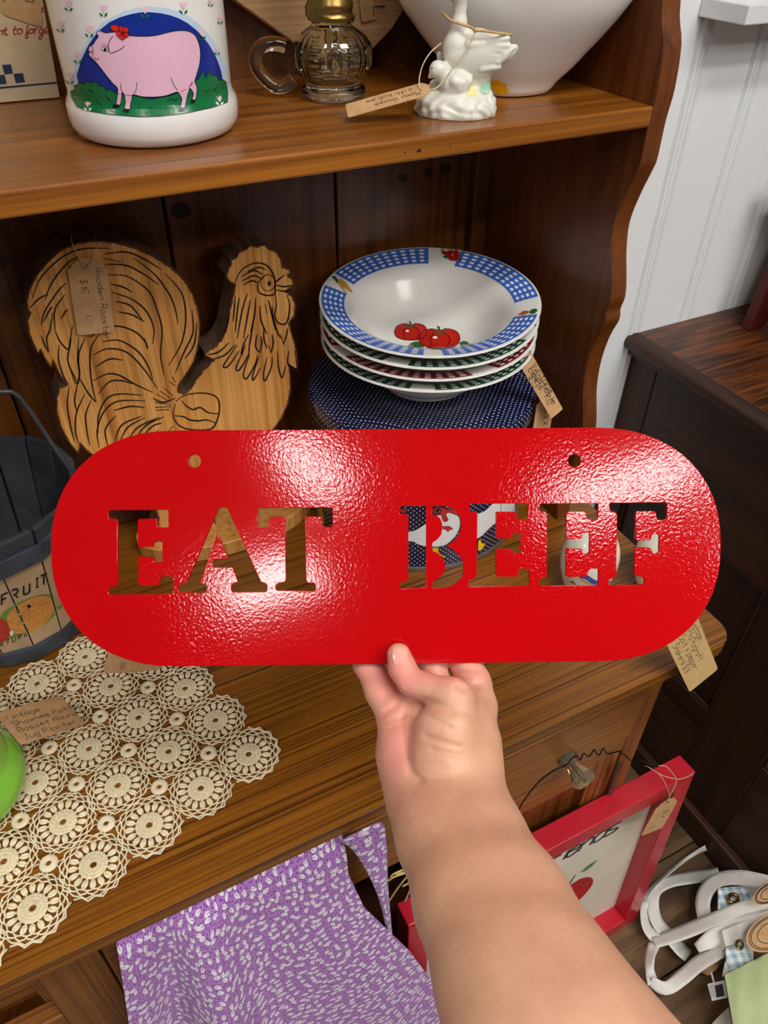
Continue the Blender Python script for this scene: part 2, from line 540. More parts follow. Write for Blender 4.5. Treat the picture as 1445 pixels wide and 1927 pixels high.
# ------------------------------------------------------------------ smooth-union solids (surface nets)
def sdf_mesh(prims, res, k=0.004, cuts=(), pad=0.006, bounds=None, noise=None):
    """prims: ('c', a, b, ra, rb) round cones or ('e', c, radii, R) ellipsoids; cuts the same, taken away softly"""
    lo = np.full(3, 1e9); hi = -lo
    for p in prims:
        if p[0] == 'c':
            for q, r in ((p[1], p[3]), (p[2], p[4])):
                lo = np.minimum(lo, V3(q) - r); hi = np.maximum(hi, V3(q) + r)
        else:
            r = max(p[2]); lo = np.minimum(lo, V3(p[1]) - r); hi = np.maximum(hi, V3(p[1]) + r)
    if bounds is not None:
        lo = np.maximum(lo, bounds[0]); hi = np.minimum(hi, bounds[1])
    lo -= pad; hi += pad
    n = np.maximum(4, np.ceil((hi - lo) / res).astype(int))
    ax = [lo[i] + res * np.arange(n[i]) for i in range(3)]
    D = np.full(n, 1.0, np.float32)
    def ev(p, X, Y, Z):
        if p[0] == 'c':
            a, b = V3(p[1]), V3(p[2]); d = b - a; L2 = d.dot(d) + 1e-12
            px, py, pz = X - a[0], Y - a[1], Z - a[2]
            t = np.clip((px * d[0] + py * d[1] + pz * d[2]) / L2, 0, 1)
            return np.sqrt((px - t * d[0]) ** 2 + (py - t * d[1]) ** 2 + (pz - t * d[2]) ** 2) - (p[3] + (p[4] - p[3]) * t)
        c = V3(p[1]); r = V3(p[2])
        px, py, pz = X - c[0], Y - c[1], Z - c[2]
        if len(p) > 3 and p[3] is not None:
            F = p[3]
            px, py, pz = (F[0][0] * px + F[1][0] * py + F[2][0] * pz, F[0][1] * px + F[1][1] * py + F[2][1] * pz, F[0][2] * px + F[1][2] * py + F[2][2] * pz)
        q = np.sqrt((px / r[0]) ** 2 + (py / r[1]) ** 2 + (pz / r[2]) ** 2)
        q2 = np.sqrt((px / r[0] ** 2) ** 2 + (py / r[1] ** 2) ** 2 + (pz / r[2] ** 2) ** 2)
        return q * (q - 1) / (q2 + 1e-9)
    def box_of(p, m):
        if p[0] == 'c':
            l = np.minimum(V3(p[1]) - p[3], V3(p[2]) - p[4]); h = np.maximum(V3(p[1]) + p[3], V3(p[2]) + p[4])
        else:
            r = max(p[2]); l = V3(p[1]) - r; h = V3(p[1]) + r
        i0 = np.clip(np.floor((l - m - lo) / res).astype(int), 0, n - 1); i1 = np.clip(np.ceil((h + m - lo) / res).astype(int) + 1, 1, n)
        return i0, i1
    for mode, lst in (('u', prims), ('s', cuts)):
        for p in lst:
            kk = p[5] if (p[0] == 'c' and len(p) > 5) else k
            i0, i1 = box_of(p, max(3 * kk, 0.008))
            sl = tuple(slice(a, b) for a, b in zip(i0, i1))
            X, Y, Z = np.meshgrid(ax[0][sl[0]], ax[1][sl[1]], ax[2][sl[2]], indexing='ij')
            d = ev(p, X, Y, Z).astype(np.float32)
            cur = D[sl]
            if mode == 'u':
                h = np.clip(kk - np.abs(cur - d), 0, None) / kk
                D[sl] = np.minimum(cur, d) - h * h * kk * 0.25
            else:
                h = np.clip(kk - np.abs(-cur - d), 0, None) / kk
                D[sl] = -(np.minimum(-cur, d) - h * h * kk * 0.25)
    if noise is not None:
        X, Y, Z = np.meshgrid(*ax, indexing='ij')
        D = D + noise(X, Y, Z).astype(np.float32)
    S = D < 0
    nx, ny, nz = n
    c8 = [S[i:nx - 1 + i, j:ny - 1 + j, l:nz - 1 + l] for i in (0, 1) for j in (0, 1) for l in (0, 1)]
    tot = sum(c.astype(np.int8) for c in c8)
    act = (tot > 0) & (tot < 8)
    idx = -np.ones(act.shape, int); cells = np.argwhere(act); idx[act] = np.arange(len(cells))
    acc = np.zeros((len(cells), 3)); cnt = np.zeros(len(cells))
    offs = [(i, j, l) for i in (0, 1) for j in (0, 1) for l in (0, 1)]
    val = {o: D[cells[:, 0] + o[0], cells[:, 1] + o[1], cells[:, 2] + o[2]] for o in offs}
    for a in offs:
        for d in range(3):
            if a[d] == 0:
                b = list(a); b[d] = 1; b = tuple(b)
                va, vb = val[a], val[b]
                cr = (va < 0) != (vb < 0)
                t = np.where(cr, va / (va - vb + 1e-20), 0)
                p = np.tile(np.array(a, float), (len(cells), 1)); p[:, d] = t
                acc[cr] += p[cr]; cnt[cr] += 1
    verts = lo + res * (cells + acc / np.maximum(cnt, 1)[:, None])
    faces = []
    for d in range(3):
        e1, e2 = [(1, 2), (2, 0), (0, 1)][d]
        sl0 = [slice(1, -1)] * 3; sl0[d] = slice(0, -1)
        sl1 = list(sl0); sl1[d] = slice(1, None)
        A = S[tuple(sl0)]; B = S[tuple(sl1)]
        for flip, msk in ((False, A & ~B), (True, ~A & B)):
            q = np.argwhere(msk)
            if not len(q): continue
            g = q + np.array([0 if i == d else 1 for i in range(3)])
            def cell(s1, s2):
                h = g.copy(); h[:, e1] -= s1; h[:, e2] -= s2
                h = np.clip(h, 0, np.array(idx.shape) - 1)
                return idx[h[:, 0], h[:, 1], h[:, 2]]
            Q = np.stack([cell(1, 1), cell(0, 1), cell(0, 0), cell(1, 0)], 1)
            if flip: Q = Q[:, ::-1]
            Q = Q[(Q >= 0).all(1)]
            faces.append(Q)
    F = np.concatenate(faces)
    return verts, F.tolist()

# ================================================================== the room
K, S = 0.78, 1.27                     # worktop height, shelf height
BACK = 0.806                          # front of the hutch's back boards
WALL = 0.82
M_WALL = plain('white_wall_paint', rgb(240, 242, 243), 0.4, var=0.02, scale=4, bump=0.03, bscale=60)
M_CEIL = plain('ceiling_paint', rgb(205, 205, 203), 0.8, var=0.02)
M_FLOOR = wood('floor_vinyl_wood', rgb(58, 42, 28), rgb(96, 73, 50), rgb(122, 96, 68), 'X', 1.0, 0.45, lines=30, along=2.5, knots=False, coat=0.05)
M_DARKGAP = plain('dark_gap', rgb(20, 16, 13), 0.9)

# floor: planks laid along the wall on a dark sub-floor
floor = thing('floor', None, None, (0, 0, 0), kind='structure')
MB().box(-2.2, 2.6, -2.6, WALL, -0.03, -0.006).build('subfloor', M_DARKGAP, floor)
pl = MB().box(-0.598, 0.598, -0.0755, 0.0755, -0.006, 0.0)
first = pl.build('plank', M_FLOOR, floor, bevel=0.0012, segs=1)
k = 0
for r in range(22):
    yc = WALL - 0.077 - r * 0.1535
    for c in range(5):
        xc = -2.2 + 0.6 + c * 1.2 - (r * 0.43) % 1.2
        if xc < -2.1 or xc > 2.5: continue
        if k == 0: o = first
        else:
            o = bpy.data.objects.new('plank', first.data); COL.objects.link(o); o.parent = floor
            for mo in first.modifiers:
                b = o.modifiers.new('bevel', 'BEVEL'); b.width = mo.width; b.segments = mo.segments
        o.location = (xc, yc, 0); k += 1
# back wall: beaded boards
wall = thing('wall_back', None, None, (0, WALL, 0), kind='structure')
MB().box(-2.2, 2.6, WALL + 0.010, WALL + 0.03, 0, CEILING_Z).build('wall_core', M_WALL, wall)
W0 = 0.1075
prof = [(-W0 + 0.016, 0.0), (-0.0095, 0.0), (-0.0080, 0.0050), (-0.0062, 0.0050), (-0.0050, 0.0004), (-0.0035, -0.0022), (-0.0012, -0.0032), (0.0010, -0.0022), (0.0026, 0.0004), (0.0038, 0.0050),
        (0.0048, 0.0050), (0.0058, 0.0006), (0.0078, -0.0014), (0.0098, 0.0006), (0.0106, 0.0050), (0.0118, 0.0050), (0.0134, 0.0), (0.0155, 0.0)]
mb = MB()
k = len(prof)
vv = [(x, y, z) for z in (0, CEILING_Z) for (x, y) in prof] + [(prof[-1][0], 0.0098, z) for z in (0, CEILING_Z)] + [(prof[0][0], 0.0098, z) for z in (0, CEILING_Z)]
ff = [(i, i + 1, k + i + 1, k + i) for i in range(k - 1)] + [(k - 1, 2 * k, 2 * k + 1, 2 * k - 1), (0, k, 2 * k + 3, 2 * k + 2)]
mb.add(vv, ff)
pm = mb.mesh('wall_board', M_WALL)
for i in range(-28, 16):
    o = bpy.data.objects.new('wall_board', pm); COL.objects.link(o); o.parent = wall
    o.matrix_parent_inverse = Matrix.Translation((0, -WALL, 0))
    o.location = (0.8685 + i * W0, WALL, 0)
# ceiling with light panels, some of them added as fill
MB().box(-2.2, 2.6, -2.6, WALL + 0.03, CEILING_Z, CEILING_Z + 0.03).solo('ceiling', M_CEIL, None, None, kind='structure')
def emission(name, col, power):
    m, nt, b = new_mat(name)
    b.inputs['Base Color'].default_value = (0.8, 0.8, 0.8, 1)
    b.inputs['Emission Color'].default_value = col
    b.inputs['Emission Strength'].default_value = power
    n = nd(nt, 'ShaderNodeTexNoise', i_Scale=3.0)
    r = ramp(nt, [(0.0, (0.97, 0.97, 0.97, 1)), (1.0, (1, 1, 1, 1))])
    nt.links.new(n.outputs['Fac'], r.inputs['Fac'])
    nt.links.new(r.outputs['Color'], b.inputs['Base Color'])
    return m
M_LAMP = emission('light_diffuser', (1.0, 0.975, 0.94, 1), LIGHT_POWER)
M_LAMPFRAME = plain('light_housing', rgb(225, 225, 222), 0.4)
where = ['behind the viewer to the left', 'farthest behind the viewer on the left', 'behind the viewer to the right', 'added as fill over the viewer in front of the hutch', 'added as fill to the right of the viewer', 'added as fill far back on the right', 'added as fill along the left of the room']
for (cx, cy, sx, sy), w in zip(CEILING_LIGHTS, where):
    t = thing('ceiling_light', 'white ceiling light panel ' + w, 'ceiling light', (cx, cy, CEILING_Z), group='ceiling light panels')
    h = MB()
    for a, b_, c_, d_ in ((-sx / 2 - .02, sx / 2 + .02, -sy / 2 - .02, -sy / 2), (-sx / 2 - .02, sx / 2 + .02, sy / 2, sy / 2 + .02), (-sx / 2 - .02, -sx / 2, -sy / 2, sy / 2), (sx / 2, sx / 2 + .02, -sy / 2, sy / 2)):
        h.box(cx + a, cx + b_, cy + c_, cy + d_, CEILING_Z - 0.03, CEILING_Z)
    h.build('housing', M_LAMPFRAME, t)
    MB().box(cx - sx / 2, cx + sx / 2, cy - sy / 2, cy + sy / 2, CEILING_Z - 0.024, CEILING_Z - 0.004).build('diffuser', M_LAMP, t)

# ================================================================== the hutch
HD, HM, HL = rgb(46, 22, 7), rgb(96, 54, 20), rgb(128, 78, 32)
M_TOP = wood('pine_worktop', rgb(62, 32, 4), rgb(124, 74, 15), rgb(150, 96, 23), 'X', 1.0, 0.34, lines=330, along=1.5, contrast=1.2, bump=0.2, knots=False, coat=0.12)
M_SHELF = wood('pine_shelf', rgb(80, 40, 9), rgb(134, 78, 20), rgb(162, 102, 30), 'X', 1.0, 0.32, lines=120, along=1.6, contrast=0.75, bump=0.06, coat=0.25)
M_SIDE = wood('pine_upright', rgb(62, 28, 9), rgb(100, 52, 17), rgb(116, 64, 23), 'Z', 1.0, 0.36, lines=90, along=1.2, contrast=0.7, bump=0.06, knots=False)
M_BACKB = wood('pine_back_board', rgb(56, 26, 6), rgb(100, 54, 15), rgb(122, 70, 21), 'Z', 1.0, 0.38, lines=110, along=1.0, contrast=0.8, bump=0.06)
M_FRONT = wood('pine_front_x', rgb(80, 42, 12), rgb(134, 80, 28), rgb(160, 104, 42), 'X', 1.0, 0.4, lines=300, along=1.6, contrast=0.9, bump=0.2, knots=False)
M_FRONTZ = wood('pine_front_z', rgb(74, 38, 10), rgb(126, 74, 26), rgb(150, 95, 38), 'Z', 1.0, 0.42, lines=280, along=1.6, contrast=1.0, bump=0.2, knots=False)
XI, XO, XL = 0.5466, 0.5665, -0.46    # right upright inner / outer face, left end
SF = 0.552                            # front of the shelf

hutch = thing('hutch_shelf_unit', 'stained pine hutch top with plank back, one shelf and scalloped end upright', 'hutch', (0.05, 0.68, K))
sil = [(1281, 0), (1282.5, 83), (1270, 166), (1253, 227), (1237.6, 296), (1229, 318), (1205, 366), (1185, 418), (1179, 471), (1179, 523), (1176.5, 558),
       (1168, 580), (1165.6, 601), (1148, 632), (1131, 680), (1123, 732), (1122, 798)]
edge = [(float(Px(u, v, XO)[1]), float(Px(u, v, XO)[2])) for u, v in sil]
edge = [(0.576, 1.62), (0.574, 1.42)] + edge + [(0.556, 0.90), (0.566, 0.85), (0.572, 0.82), (0.566, K + 0.001)]
edge = [tuple(p) for p in smooth_line(edge, 4)]
def upright(x0, x1):
    poly = edge + [(BACK + 0.012, K + 0.001), (BACK + 0.012, 1.62)]
    return MB().prism(poly, lambda a, b: (x0, a, b), lambda a, b: (x1, a, b))
upright(XI, XO).build('side_panel', M_SIDE, hutch, smooth=35, bevel=0.0012)
upright(XL - 0.02, XL).build('side_panel', M_SIDE, hutch, smooth=35, bevel=0.0012)
# seams of the glued upright
# shelf
MB().box(XL, XI, SF, BACK, S - 0.0175, S).build('shelf', M_SHELF, hutch, bevel=0.002, segs=3)
MB().box(XI - 0.021, XI - 0.0002, BACK - 0.016, BACK, K + 0.001, S - 0.018).build('corner_batten', M_SIDE, hutch, bevel=0.001)
MB().box(XL, XI, SF + 0.01, BACK, 1.62, 1.645).build('top_board', M_SHELF, hutch, bevel=0.002)
# back boards
M_KNOT = plain('pine_knot', rgb(46, 21, 7), .5, var=.35, scale=160)
bx = [-0.417, -0.2245, -0.032, 0.1615, 0.352, 0.5455]
for i in range(-1, len(bx) - 1):
    x0 = XL if i < 0 else bx[i]
    MB().box(x0 + 0.0012, bx[i + 1] - 0.0012, BACK, BACK + 0.010, K + 0.001, 1.62).build('back_board', M_BACKB, hutch, bevel=0.0018, segs=2)
for (u, v, a, b) in ((757, 334, 9, 8), (806, 324, 8, 10), (839, 318, 10, 11), (340, 396, 20, 15), (120, 560, 11, 9)):
    kq = MB(); fill(kq, ell(u, v, a, b, 16), lambda p, q: Py(p, q, BACK - 0.0002), None); kq.build('knot', M_KNOT, hutch, norm=False)
for (u, v, r_) in ((790, 283, 3.0), (786, 285, 2.2), (762, 287, 1.6), (848, 276, 1.4), (808, 298, 1.8)):
    kq = MB(); fill(kq, ell(u, v, r_, r_, 8), lambda p, q: Py(p, q, SF - 0.0003), None); kq.build('nail_hole', M_DARKGAP, hutch, norm=False)
MB().box(XL, XI, BACK + 0.0102, BACK + 0.0115, K + 0.001, 1.62).build('back_lining', M_DARKGAP, hutch)

# worktop with rounded ears
TH = 0.017
pts = [(XL - 0.03, 0.3147), (0.578, 0.3147)]
cxr, cyr, rr = 0.578, 0.3427, 0.028
for t in range(1, 9):
    a = -math.pi / 2 + t * math.pi / 16
    pts.append((cxr + rr * math.cos(a), cyr + rr * math.sin(a)))
pts += [(0.606, BACK + 0.012), (XL - 0.03, BACK + 0.012)]
MB().prism(pts, lambda a, b: (a, b, K - TH), lambda a, b: (a, b, K)).solo('hutch_worktop', M_TOP, 'wide stained pine worktop of the hutch with rounded corner and dark grain', 'worktop', bevel=0.004, segs=4)

# base cabinet
CF = 0.352
base = thing('hutch_base_cabinet', 'stained pine base cabinet of the hutch with drawers under the worktop', 'cabinet', (0.05, 0.57, 0))
def part(name, mat, *b, bevel=0.0015, par=None, lab=None):
    m = MB()
    m.box(*b)
    return m.build(name, mat, par or base, bevel=bevel, label=lab)
BT = K - TH - 0.0006
part('side_panel', M_FRONTZ, 0.5465, 0.5637, CF + 0.02, BACK, 0.0, BT)
part('side_panel', M_FRONTZ, XL - 0.02, XL, CF + 0.02, BACK, 0.0, BT)
part('back_panel', M_BACKB, XL, 0.546, BACK - 0.01, BACK, 0.02, BT)
part('bottom_panel', M_BACKB, XL, 0.546, CF + 0.03, BACK - 0.011, 0.05, 0.068)
part('stile', M_FRONTZ, 0.5365, 0.5637, CF, CF + 0.02, 0.0, BT)
part('stile', M_FRONTZ, -0.154, -0.1, CF, CF + 0.02, 0.0, BT)
part('stile', M_FRONTZ, XL - 0.02, XL + 0.03, CF, CF + 0.02, 0.0, BT)
part('rail', M_FRONT, -0.0998, 0.5363, CF + 0.0015, CF + 0.02, 0.688, BT)
part('rail', M_FRONT, -0.0998, 0.5363, CF + 0.0015, CF + 0.02, 0.555, 0.5895)
part('rail', M_FRONT, -0.0998, 0.5363, CF + 0.0015, CF + 0.02, 0.05, 0.10)
part('rail', M_FRONT, XL + 0.0302, -0.1542, CF + 0.0015, CF + 0.02, 0.555, 0.59)
dr = part('drawer', M_FRONT, -0.098, 0.534, CF - 0.003, CF + 0.019, 0.591, 0.6865, bevel=0.003)
part('drawer_box', M_BACKB, -0.09, 0.526, CF + 0.021, 0.70, 0.60, 0.672)
part('drawer', M_FRONT, XL + 0.032, -0.168, CF + 0.028, CF + 0.048, 0.592, 0.672, bevel=0.004)
part('divider', M_FRONTZ, -0.168, -0.154, CF + 0.0205, CF + 0.045, 0.56, BT)
# right door: rails, stiles and a sunken panel
door = part('door', M_BACKB, 0.33, 0.492, CF + 0.012, CF + 0.02, 0.102, 0.554, bevel=0.0005)
part('door_stile', M_FRONTZ, 0.492, 0.5355, CF + 0.003, CF + 0.022, 0.102, 0.554, par=door)
part('door_stile', M_FRONTZ, 0.30, 0.33, CF + 0.003, CF + 0.022, 0.102, 0.554, par=door)
part('door_rail', M_FRONT, 0.33, 0.492, CF + 0.003, CF + 0.022, 0.515, 0.554, par=door)
part('door_rail', M_FRONT, 0.33, 0.492, CF + 0.003, CF + 0.022, 0.102, 0.15, par=door)
# metal pin of the hinge
M_STEEL = plain('worn_steel', rgb(120, 112, 100), 0.35, metal=0.9, var=0.15)
q0, q1 = Py(1164, 1437, CF - 0.006), Py(1147, 1492, CF - 0.006)
MB().tube([q0 + (0, 0, 0.004), q0 + (0, 0, 0.001), q0 - (0, 0, .002), q0 * .5 + q1 * .5, q1], [0.001, 0.0035, 0.0042, 0.0042, 0.0042], 10).build('hinge_pin', M_STEEL, base, smooth=50)
# faceted clear knob
M_KNOB = plain('clear_knob_glass', rgb(240, 228, 190), 0.06, trans=0.9, ior=1.48, var=0.03)
kc = Py(1066, 1425, CF - 0.003)
mb = MB()
prof_k = [(0.0005, 0.0), (0.0125, 0.0), (0.0135, 0.004), (0.009, 0.0085), (0.0078, 0.012), (0.0095, 0.018), (0.0155, 0.030), (0.0135, 0.036), (0.006, 0.038), (0.0005, 0.038)]
vs = []; N = 8
for r, h in prof_k:
    for j in range(N):
        a = 2 * math.pi * (j + .5) / N
        vs.append((kc[0] + r * math.cos(a), CF - 0.003 - h, kc[2] + r * math.sin(a)))
mb.add(vs, [(i * N + j, i * N + (j + 1) % N, (i + 1) * N + (j + 1) % N, (i + 1) * N + j) for i in range(len(prof_k) - 1) for j in range(N)])
mb.build('knob', M_KNOB, dr, label='clear faceted glass knob')
MB().tube([(kc[0], CF - 0.002, kc[2]), (kc[0], CF - 0.037, kc[2]), (kc[0], CF - 0.0388, kc[2])], [0.0022, 0.0022, 0.0035], 10).build('knob_screw', M_STEEL, dr, smooth=40)

# ================================================================== dark oak cabinet on the right
M_OAK = wood('dark_oak', rgb(28, 11, 4), rgb(48, 21, 9), rgb(66, 32, 13), 'Z', 1.0, 0.5, lines=30, along=1.5, contrast=0.8, knots=False, coat=0.0)
M_OAKY = wood('dark_oak_rail', rgb(30, 12, 5), rgb(50, 23, 10), rgb(66, 33, 14), 'Y', 1.0, 0.5, lines=30, along=1.5, contrast=0.8, knots=False, coat=0.0)
M_OAKTOP = wood('oak_top', rgb(30, 14, 5), rgb(58, 29, 10), rgb(128, 68, 20), 'X', 1.0, 0.42, lines=110, along=9.0, contrast=0.7, knots=False, coat=0.1)
cab = thing('oak_cabinet', 'dark oak panelled cabinet with moulded top against the white wall', 'cabinet', (1.2, 0.5, 0))
CX = 0.88
def cpart(name, mat, *b, bevel=0.002):
    return MB().box(*b).build(name, mat, cab, bevel=bevel)
prof_m = [(0.0, 0.0), (-0.006, 0.0), (-0.012, 0.004), (-0.012, 0.010), (-0.020, 0.016), (-0.0235, 0.022), (-0.0235, 0.030), (-0.020, 0.035), (-0.012, 0.0375), (0.0, 0.0375)]
Y0, Y1, X1 = -0.05, WALL - 0.001, 1.75
mb = MB()
vv = [(CX + x, y, 0.819 + z) for y in (Y0 - 0.02, Y1) for x, z in prof_m]
k = len(prof_m)
mb.add(vv, [(i, i + 1, k + i + 1, k + i) for i in range(k - 1)] + [tuple(range(k)), tuple(range(2 * k - 1, k - 1, -1))])
mb.build('top_moulding', M_OAKY, cab, smooth=40)
cpart('top', M_OAKTOP, CX, X1, Y0 - 0.02, Y1, 0.826, 0.8565)
cpart('panel', M_OAK, CX + 0.010, CX + 0.018, Y0, Y1, 0.03, 0.826)
cpart('rail', M_OAKY, CX, CX + 0.02, 0.448, Y1 - 0.06, 0.598, 0.826)
cpart('rail', M_OAKY, CX, CX + 0.02, 0.448, Y1 - 0.06, 0.064, 0.2955)
cpart('rail', M_OAKY, CX, CX + 0.02, Y0, 0.33, 0.598, 0.826)
cpart('rail', M_OAKY, CX, CX + 0.02, Y0, 0.33, 0.064, 0.2955)
cpart('stile', M_OAK, CX - 0.001, CX + 0.02, 0.33, 0.4505, 0.03, 0.826)
cpart('stile', M_OAK, CX - 0.001, CX + 0.02, Y1 - 0.06, Y1, 0.03, 0.826)
for (y0, y1, z0, z1) in ((0.448, Y1 - 0.06, 0.2955, 0.598), (Y0, 0.33, 0.2955, 0.598)):
    for b in ((y0, y1, z0, z0 + 0.006), (y0, y1, z1 - 0.006, z1), (y0, y0 + 0.006, z0, z1), (y1 - 0.006, y1, z0, z1)):
        MB().box(CX + 0.002, CX + 0.0101, b[0], b[1], b[2], b[3]).build('bead', M_OAKY, cab, bevel=0.003)
cpart('plinth', M_OAKY, CX - 0.014, CX + 0.03, Y0, Y1, 0.0, 0.064, bevel=0.004)
cpart('back_panel', M_OAK, CX + 0.02, X1, Y1 - 0.012, Y1, 0.0, 0.826)
cpart('front_panel', M_OAK, CX + 0.02, X1, Y0, Y0 + 0.02, 0.0, 0.826)
cpart('side_panel', M_OAK, X1 - 0.02, X1, Y0, Y1, 0.0, 0.826)

# dark red painted bracket stool on the oak cabinet (only its near leg is in view)
M_BARN = plain('barn_red_paint', rgb(78, 16, 12), 0.5, var=0.12, scale=12)
st = thing('red_step_stool', 'dark red painted wooden step stool standing on the oak cabinet', 'stool', (1.19, 0.72, 0.8566))
def leg_board(y0, y1):
    poly = [(1.045, 0.8568), (1.075, 0.8568), (1.088, 0.872), (1.105, 0.886), (1.14, 0.895), (1.18, 0.886), (1.20, 0.872), (1.212, 0.8568), (1.245, 0.8568), (1.215, 1.06), (1.075, 1.06)]
    return MB().prism(poly, lambda a, b: (a, y0, b), lambda a, b: (a, y1, b))
leg_board(0.742, 0.76).build('leg_board', M_BARN, st, bevel=0.0015)
leg_board(0.668, 0.686).build('leg_board', M_BARN, st, bevel=0.0015)
MB().box(1.05, 1.24, 0.66, 0.775, 1.06, 1.078).build('seat', M_BARN, st, bevel=0.003)
MB().box(1.098, 1.192, 0.6862, 0.7418, 1.005, 1.0598).build('stretcher', M_BARN, st, bevel=0.002)

# white wall shelf at the upper right
M_WHITE = plain('white_gloss_paint', rgb(232, 231, 233), 0.35, var=0.02)
a = Py(1411, 10, 0.745); 
ws = thing('white_wall_shelf', 'white painted wall shelf above the oak cabinet', 'shelf', (a[0] + 0.2, 0.78, a[2] - 0.02))
MB().box(a[0], a[0] + 0.42, 0.745, WALL - 0.001, a[2] - 0.020, a[2]).build('shelf_board', M_WHITE, ws, bevel=0.0015)
MB().box(a[0] + 0.33, a[0] + 0.35, 0.76, WALL - 0.001, a[2] - 0.10, a[2] - 0.0202).build('bracket', M_WHITE, ws, bevel=0.0015)

# ================================================================== the red sign
def enamel_red():
    m, nt, b = new_mat('red_enamel')
    tc = nd(nt, 'ShaderNodeTexCoord')
    b.inputs['Base Color'].default_value = rgb(226, 2, 6)
    n = nd(nt, 'ShaderNodeTexNoise', i_Scale=560.0, i_Detail=1.0, i_Roughness=0.5)
    nt.links.new(tc.outputs['Object'], n.inputs['Vector'])
    n2 = nd(nt, 'ShaderNodeTexNoise', i_Scale=9.0, i_Detail=2.0)
    nt.links.new(tc.outputs['Object'], n2.inputs['Vector'])
    r = ramp(nt, [(0.38, (0.4, 0.4, 0.4, 1)), (0.62, (1, 1, 1, 1))])
    nt.links.new(n2.outputs['Fac'], r.inputs['Fac'])
    mu = nd(nt, 'ShaderNodeMath', operation='MULTIPLY')
    nt.links.new(n.outputs['Fac'], mu.inputs[0]); nt.links.new(r.outputs['Color'], mu.inputs[1])
    rc = ramp(nt, [(0.0, rgb(172, 0, 5)), (1.0, rgb(186, 1, 7))])
    nt.links.new(n2.outputs['Fac'], rc.inputs['Fac']); nt.links.new(rc.outputs['Color'], b.inputs['Base Color'])
    bp = nd(nt, 'ShaderNodeBump', i_Strength=0.15, i_Distance=0.0007)
    nt.links.new(mu.outputs[0], bp.inputs['Height'])
    nt.links.new(bp.outputs['Normal'], b.inputs['Normal'])
    b.inputs['Roughness'].default_value = 0.085
    b.inputs['Specular IOR Level'].default_value = 0.4
    return m
M_RED = enamel_red()
SD = 0.48                                   # distance of the sign along the sight axis
def sign_pt(off):
    def f(u, v):
        dep = SD * (1 + 0.011 * (u - UC) / 1258.0)
        return Pd(u, v, dep) + RX[:, 2] * off
    return f
out = []
def half(cx, cy, rx, ry, a0, a1, n=26, e=2.25):
    for i in range(n + 1):
        t = a0 + (a1 - a0) * i / n
        c, s = math.cos(t), math.sin(t)
        out.append((cx + rx * math.copysign(abs(c) ** (2 / e), c), cy + ry * math.copysign(abs(s) ** (2 / e), s)))
half(1118, 1024.5, 237, 219.5, -math.pi / 2, math.pi / 2)
half(334, 1032, 237, 221.5, math.pi / 2, 3 * math.pi / 2)
sE1 = crop([(45,104),(52,97),(410,95),(412,195),(400,201),(350,200),(342,185),(342,152),(330,147),(228,149),(225,160),(225,314),(232,319),(318,318),(322,288),(345,280),(373,280),(375,405),(350,411),(324,407),(318,378),(228,377),(226,390),(228,540),(240,551),(356,549),(362,502),(380,492),(400,498),(437,495),(437,602),(60,606),(50,596),(54,566),(95,556),(105,545),(105,165),(92,150),(50,146)], 3.211, 190, 930)
sA = crop([(712,86),(722,80),(755,80),(766,86),(960,512),(968,528),(1000,540),(1006,552),(1004,582),(990,589),(800,590),(791,580),(790,550),(804,536),(832,530),(797,441),(685,441),(677,430),(682,398),(696,391),(772,390),(705,238),(598,535),(632,542),(641,552),(640,580),(624,595),(478,592),(470,584),(470,552),(505,540),(526,524)], 3.211, 190, 930)
sT = crop([(948,90),(956,84),(1392,82),(1399,90),(1400,186),(1390,197),(1348,196),(1339,182),(1335,142),(1326,134),(1232,134),(1240,522),(1250,535),(1290,537),(1297,546),(1297,575),(1287,583),(1066,580),(1058,570),(1058,550),(1072,536),(1110,530),(1120,515),(1115,135),(1024,135),(1016,148),(1012,190),(990,203),(950,200)], 3.211, 190, 930)
sB1 = crop([(62,180),(70,130),(85,120),(322,119),(329,128),(328,942),(75,949),(65,935),(65,892),(130,872),(150,845),(152,220),(142,203),(66,196)], 5.352, 740, 930)
sB2 = crop([(392,145),(400,121),(520,119),(590,140),(645,185),(676,245),(680,320),(662,400),(615,462),(565,502),(530,520),(590,550),(655,605),(697,680),(706,760),(690,830),(645,884),(585,922),(515,941),(402,946),(392,930),(394,880),(430,860),(490,810),(520,760),(522,710),(505,660),(470,612),(425,582),(392,572),(392,490),(440,458),(480,408),(493,350),(490,290),(468,240),(430,214),(392,204)], 5.352, 740, 930)
sE2 = crop([(764,108),(775,97),(1344,94),(1351,102),(1350,252),(1330,262),(1262,260),(1242,240),(1235,188),(1218,175),(1042,175),(1030,190),(1033,438),(1042,447),(1190,441),(1200,404),(1220,388),(1270,388),(1276,398),(1275,585),(1255,600),(1208,598),(1190,552),(1042,548),(1030,562),(1030,800),(1046,828),(1245,829),(1256,772),(1275,745),(1330,750),(1365,760),(1366,908),(1350,922),(768,930),(756,915),(760,857),(815,848),(836,822),(845,205),(830,178),(766,172)], 5.352, 740, 930)
sE3 = crop([(246,90),(256,83),(734,78),(741,86),(740,205),(720,219),(658,212),(645,190),(640,158),(620,147),(484,148),(470,160),(468,375),(485,385),(600,380),(610,342),(635,325),(670,330),(668,490),(650,506),(616,505),(604,462),(480,458),(471,470),(470,690),(490,703),(648,700),(660,652),(682,632),(738,632),(746,642),(745,770),(246,775),(240,768),(240,722),(288,710),(307,690),(312,170),(292,150),(247,140)], 4.516, 960, 930)
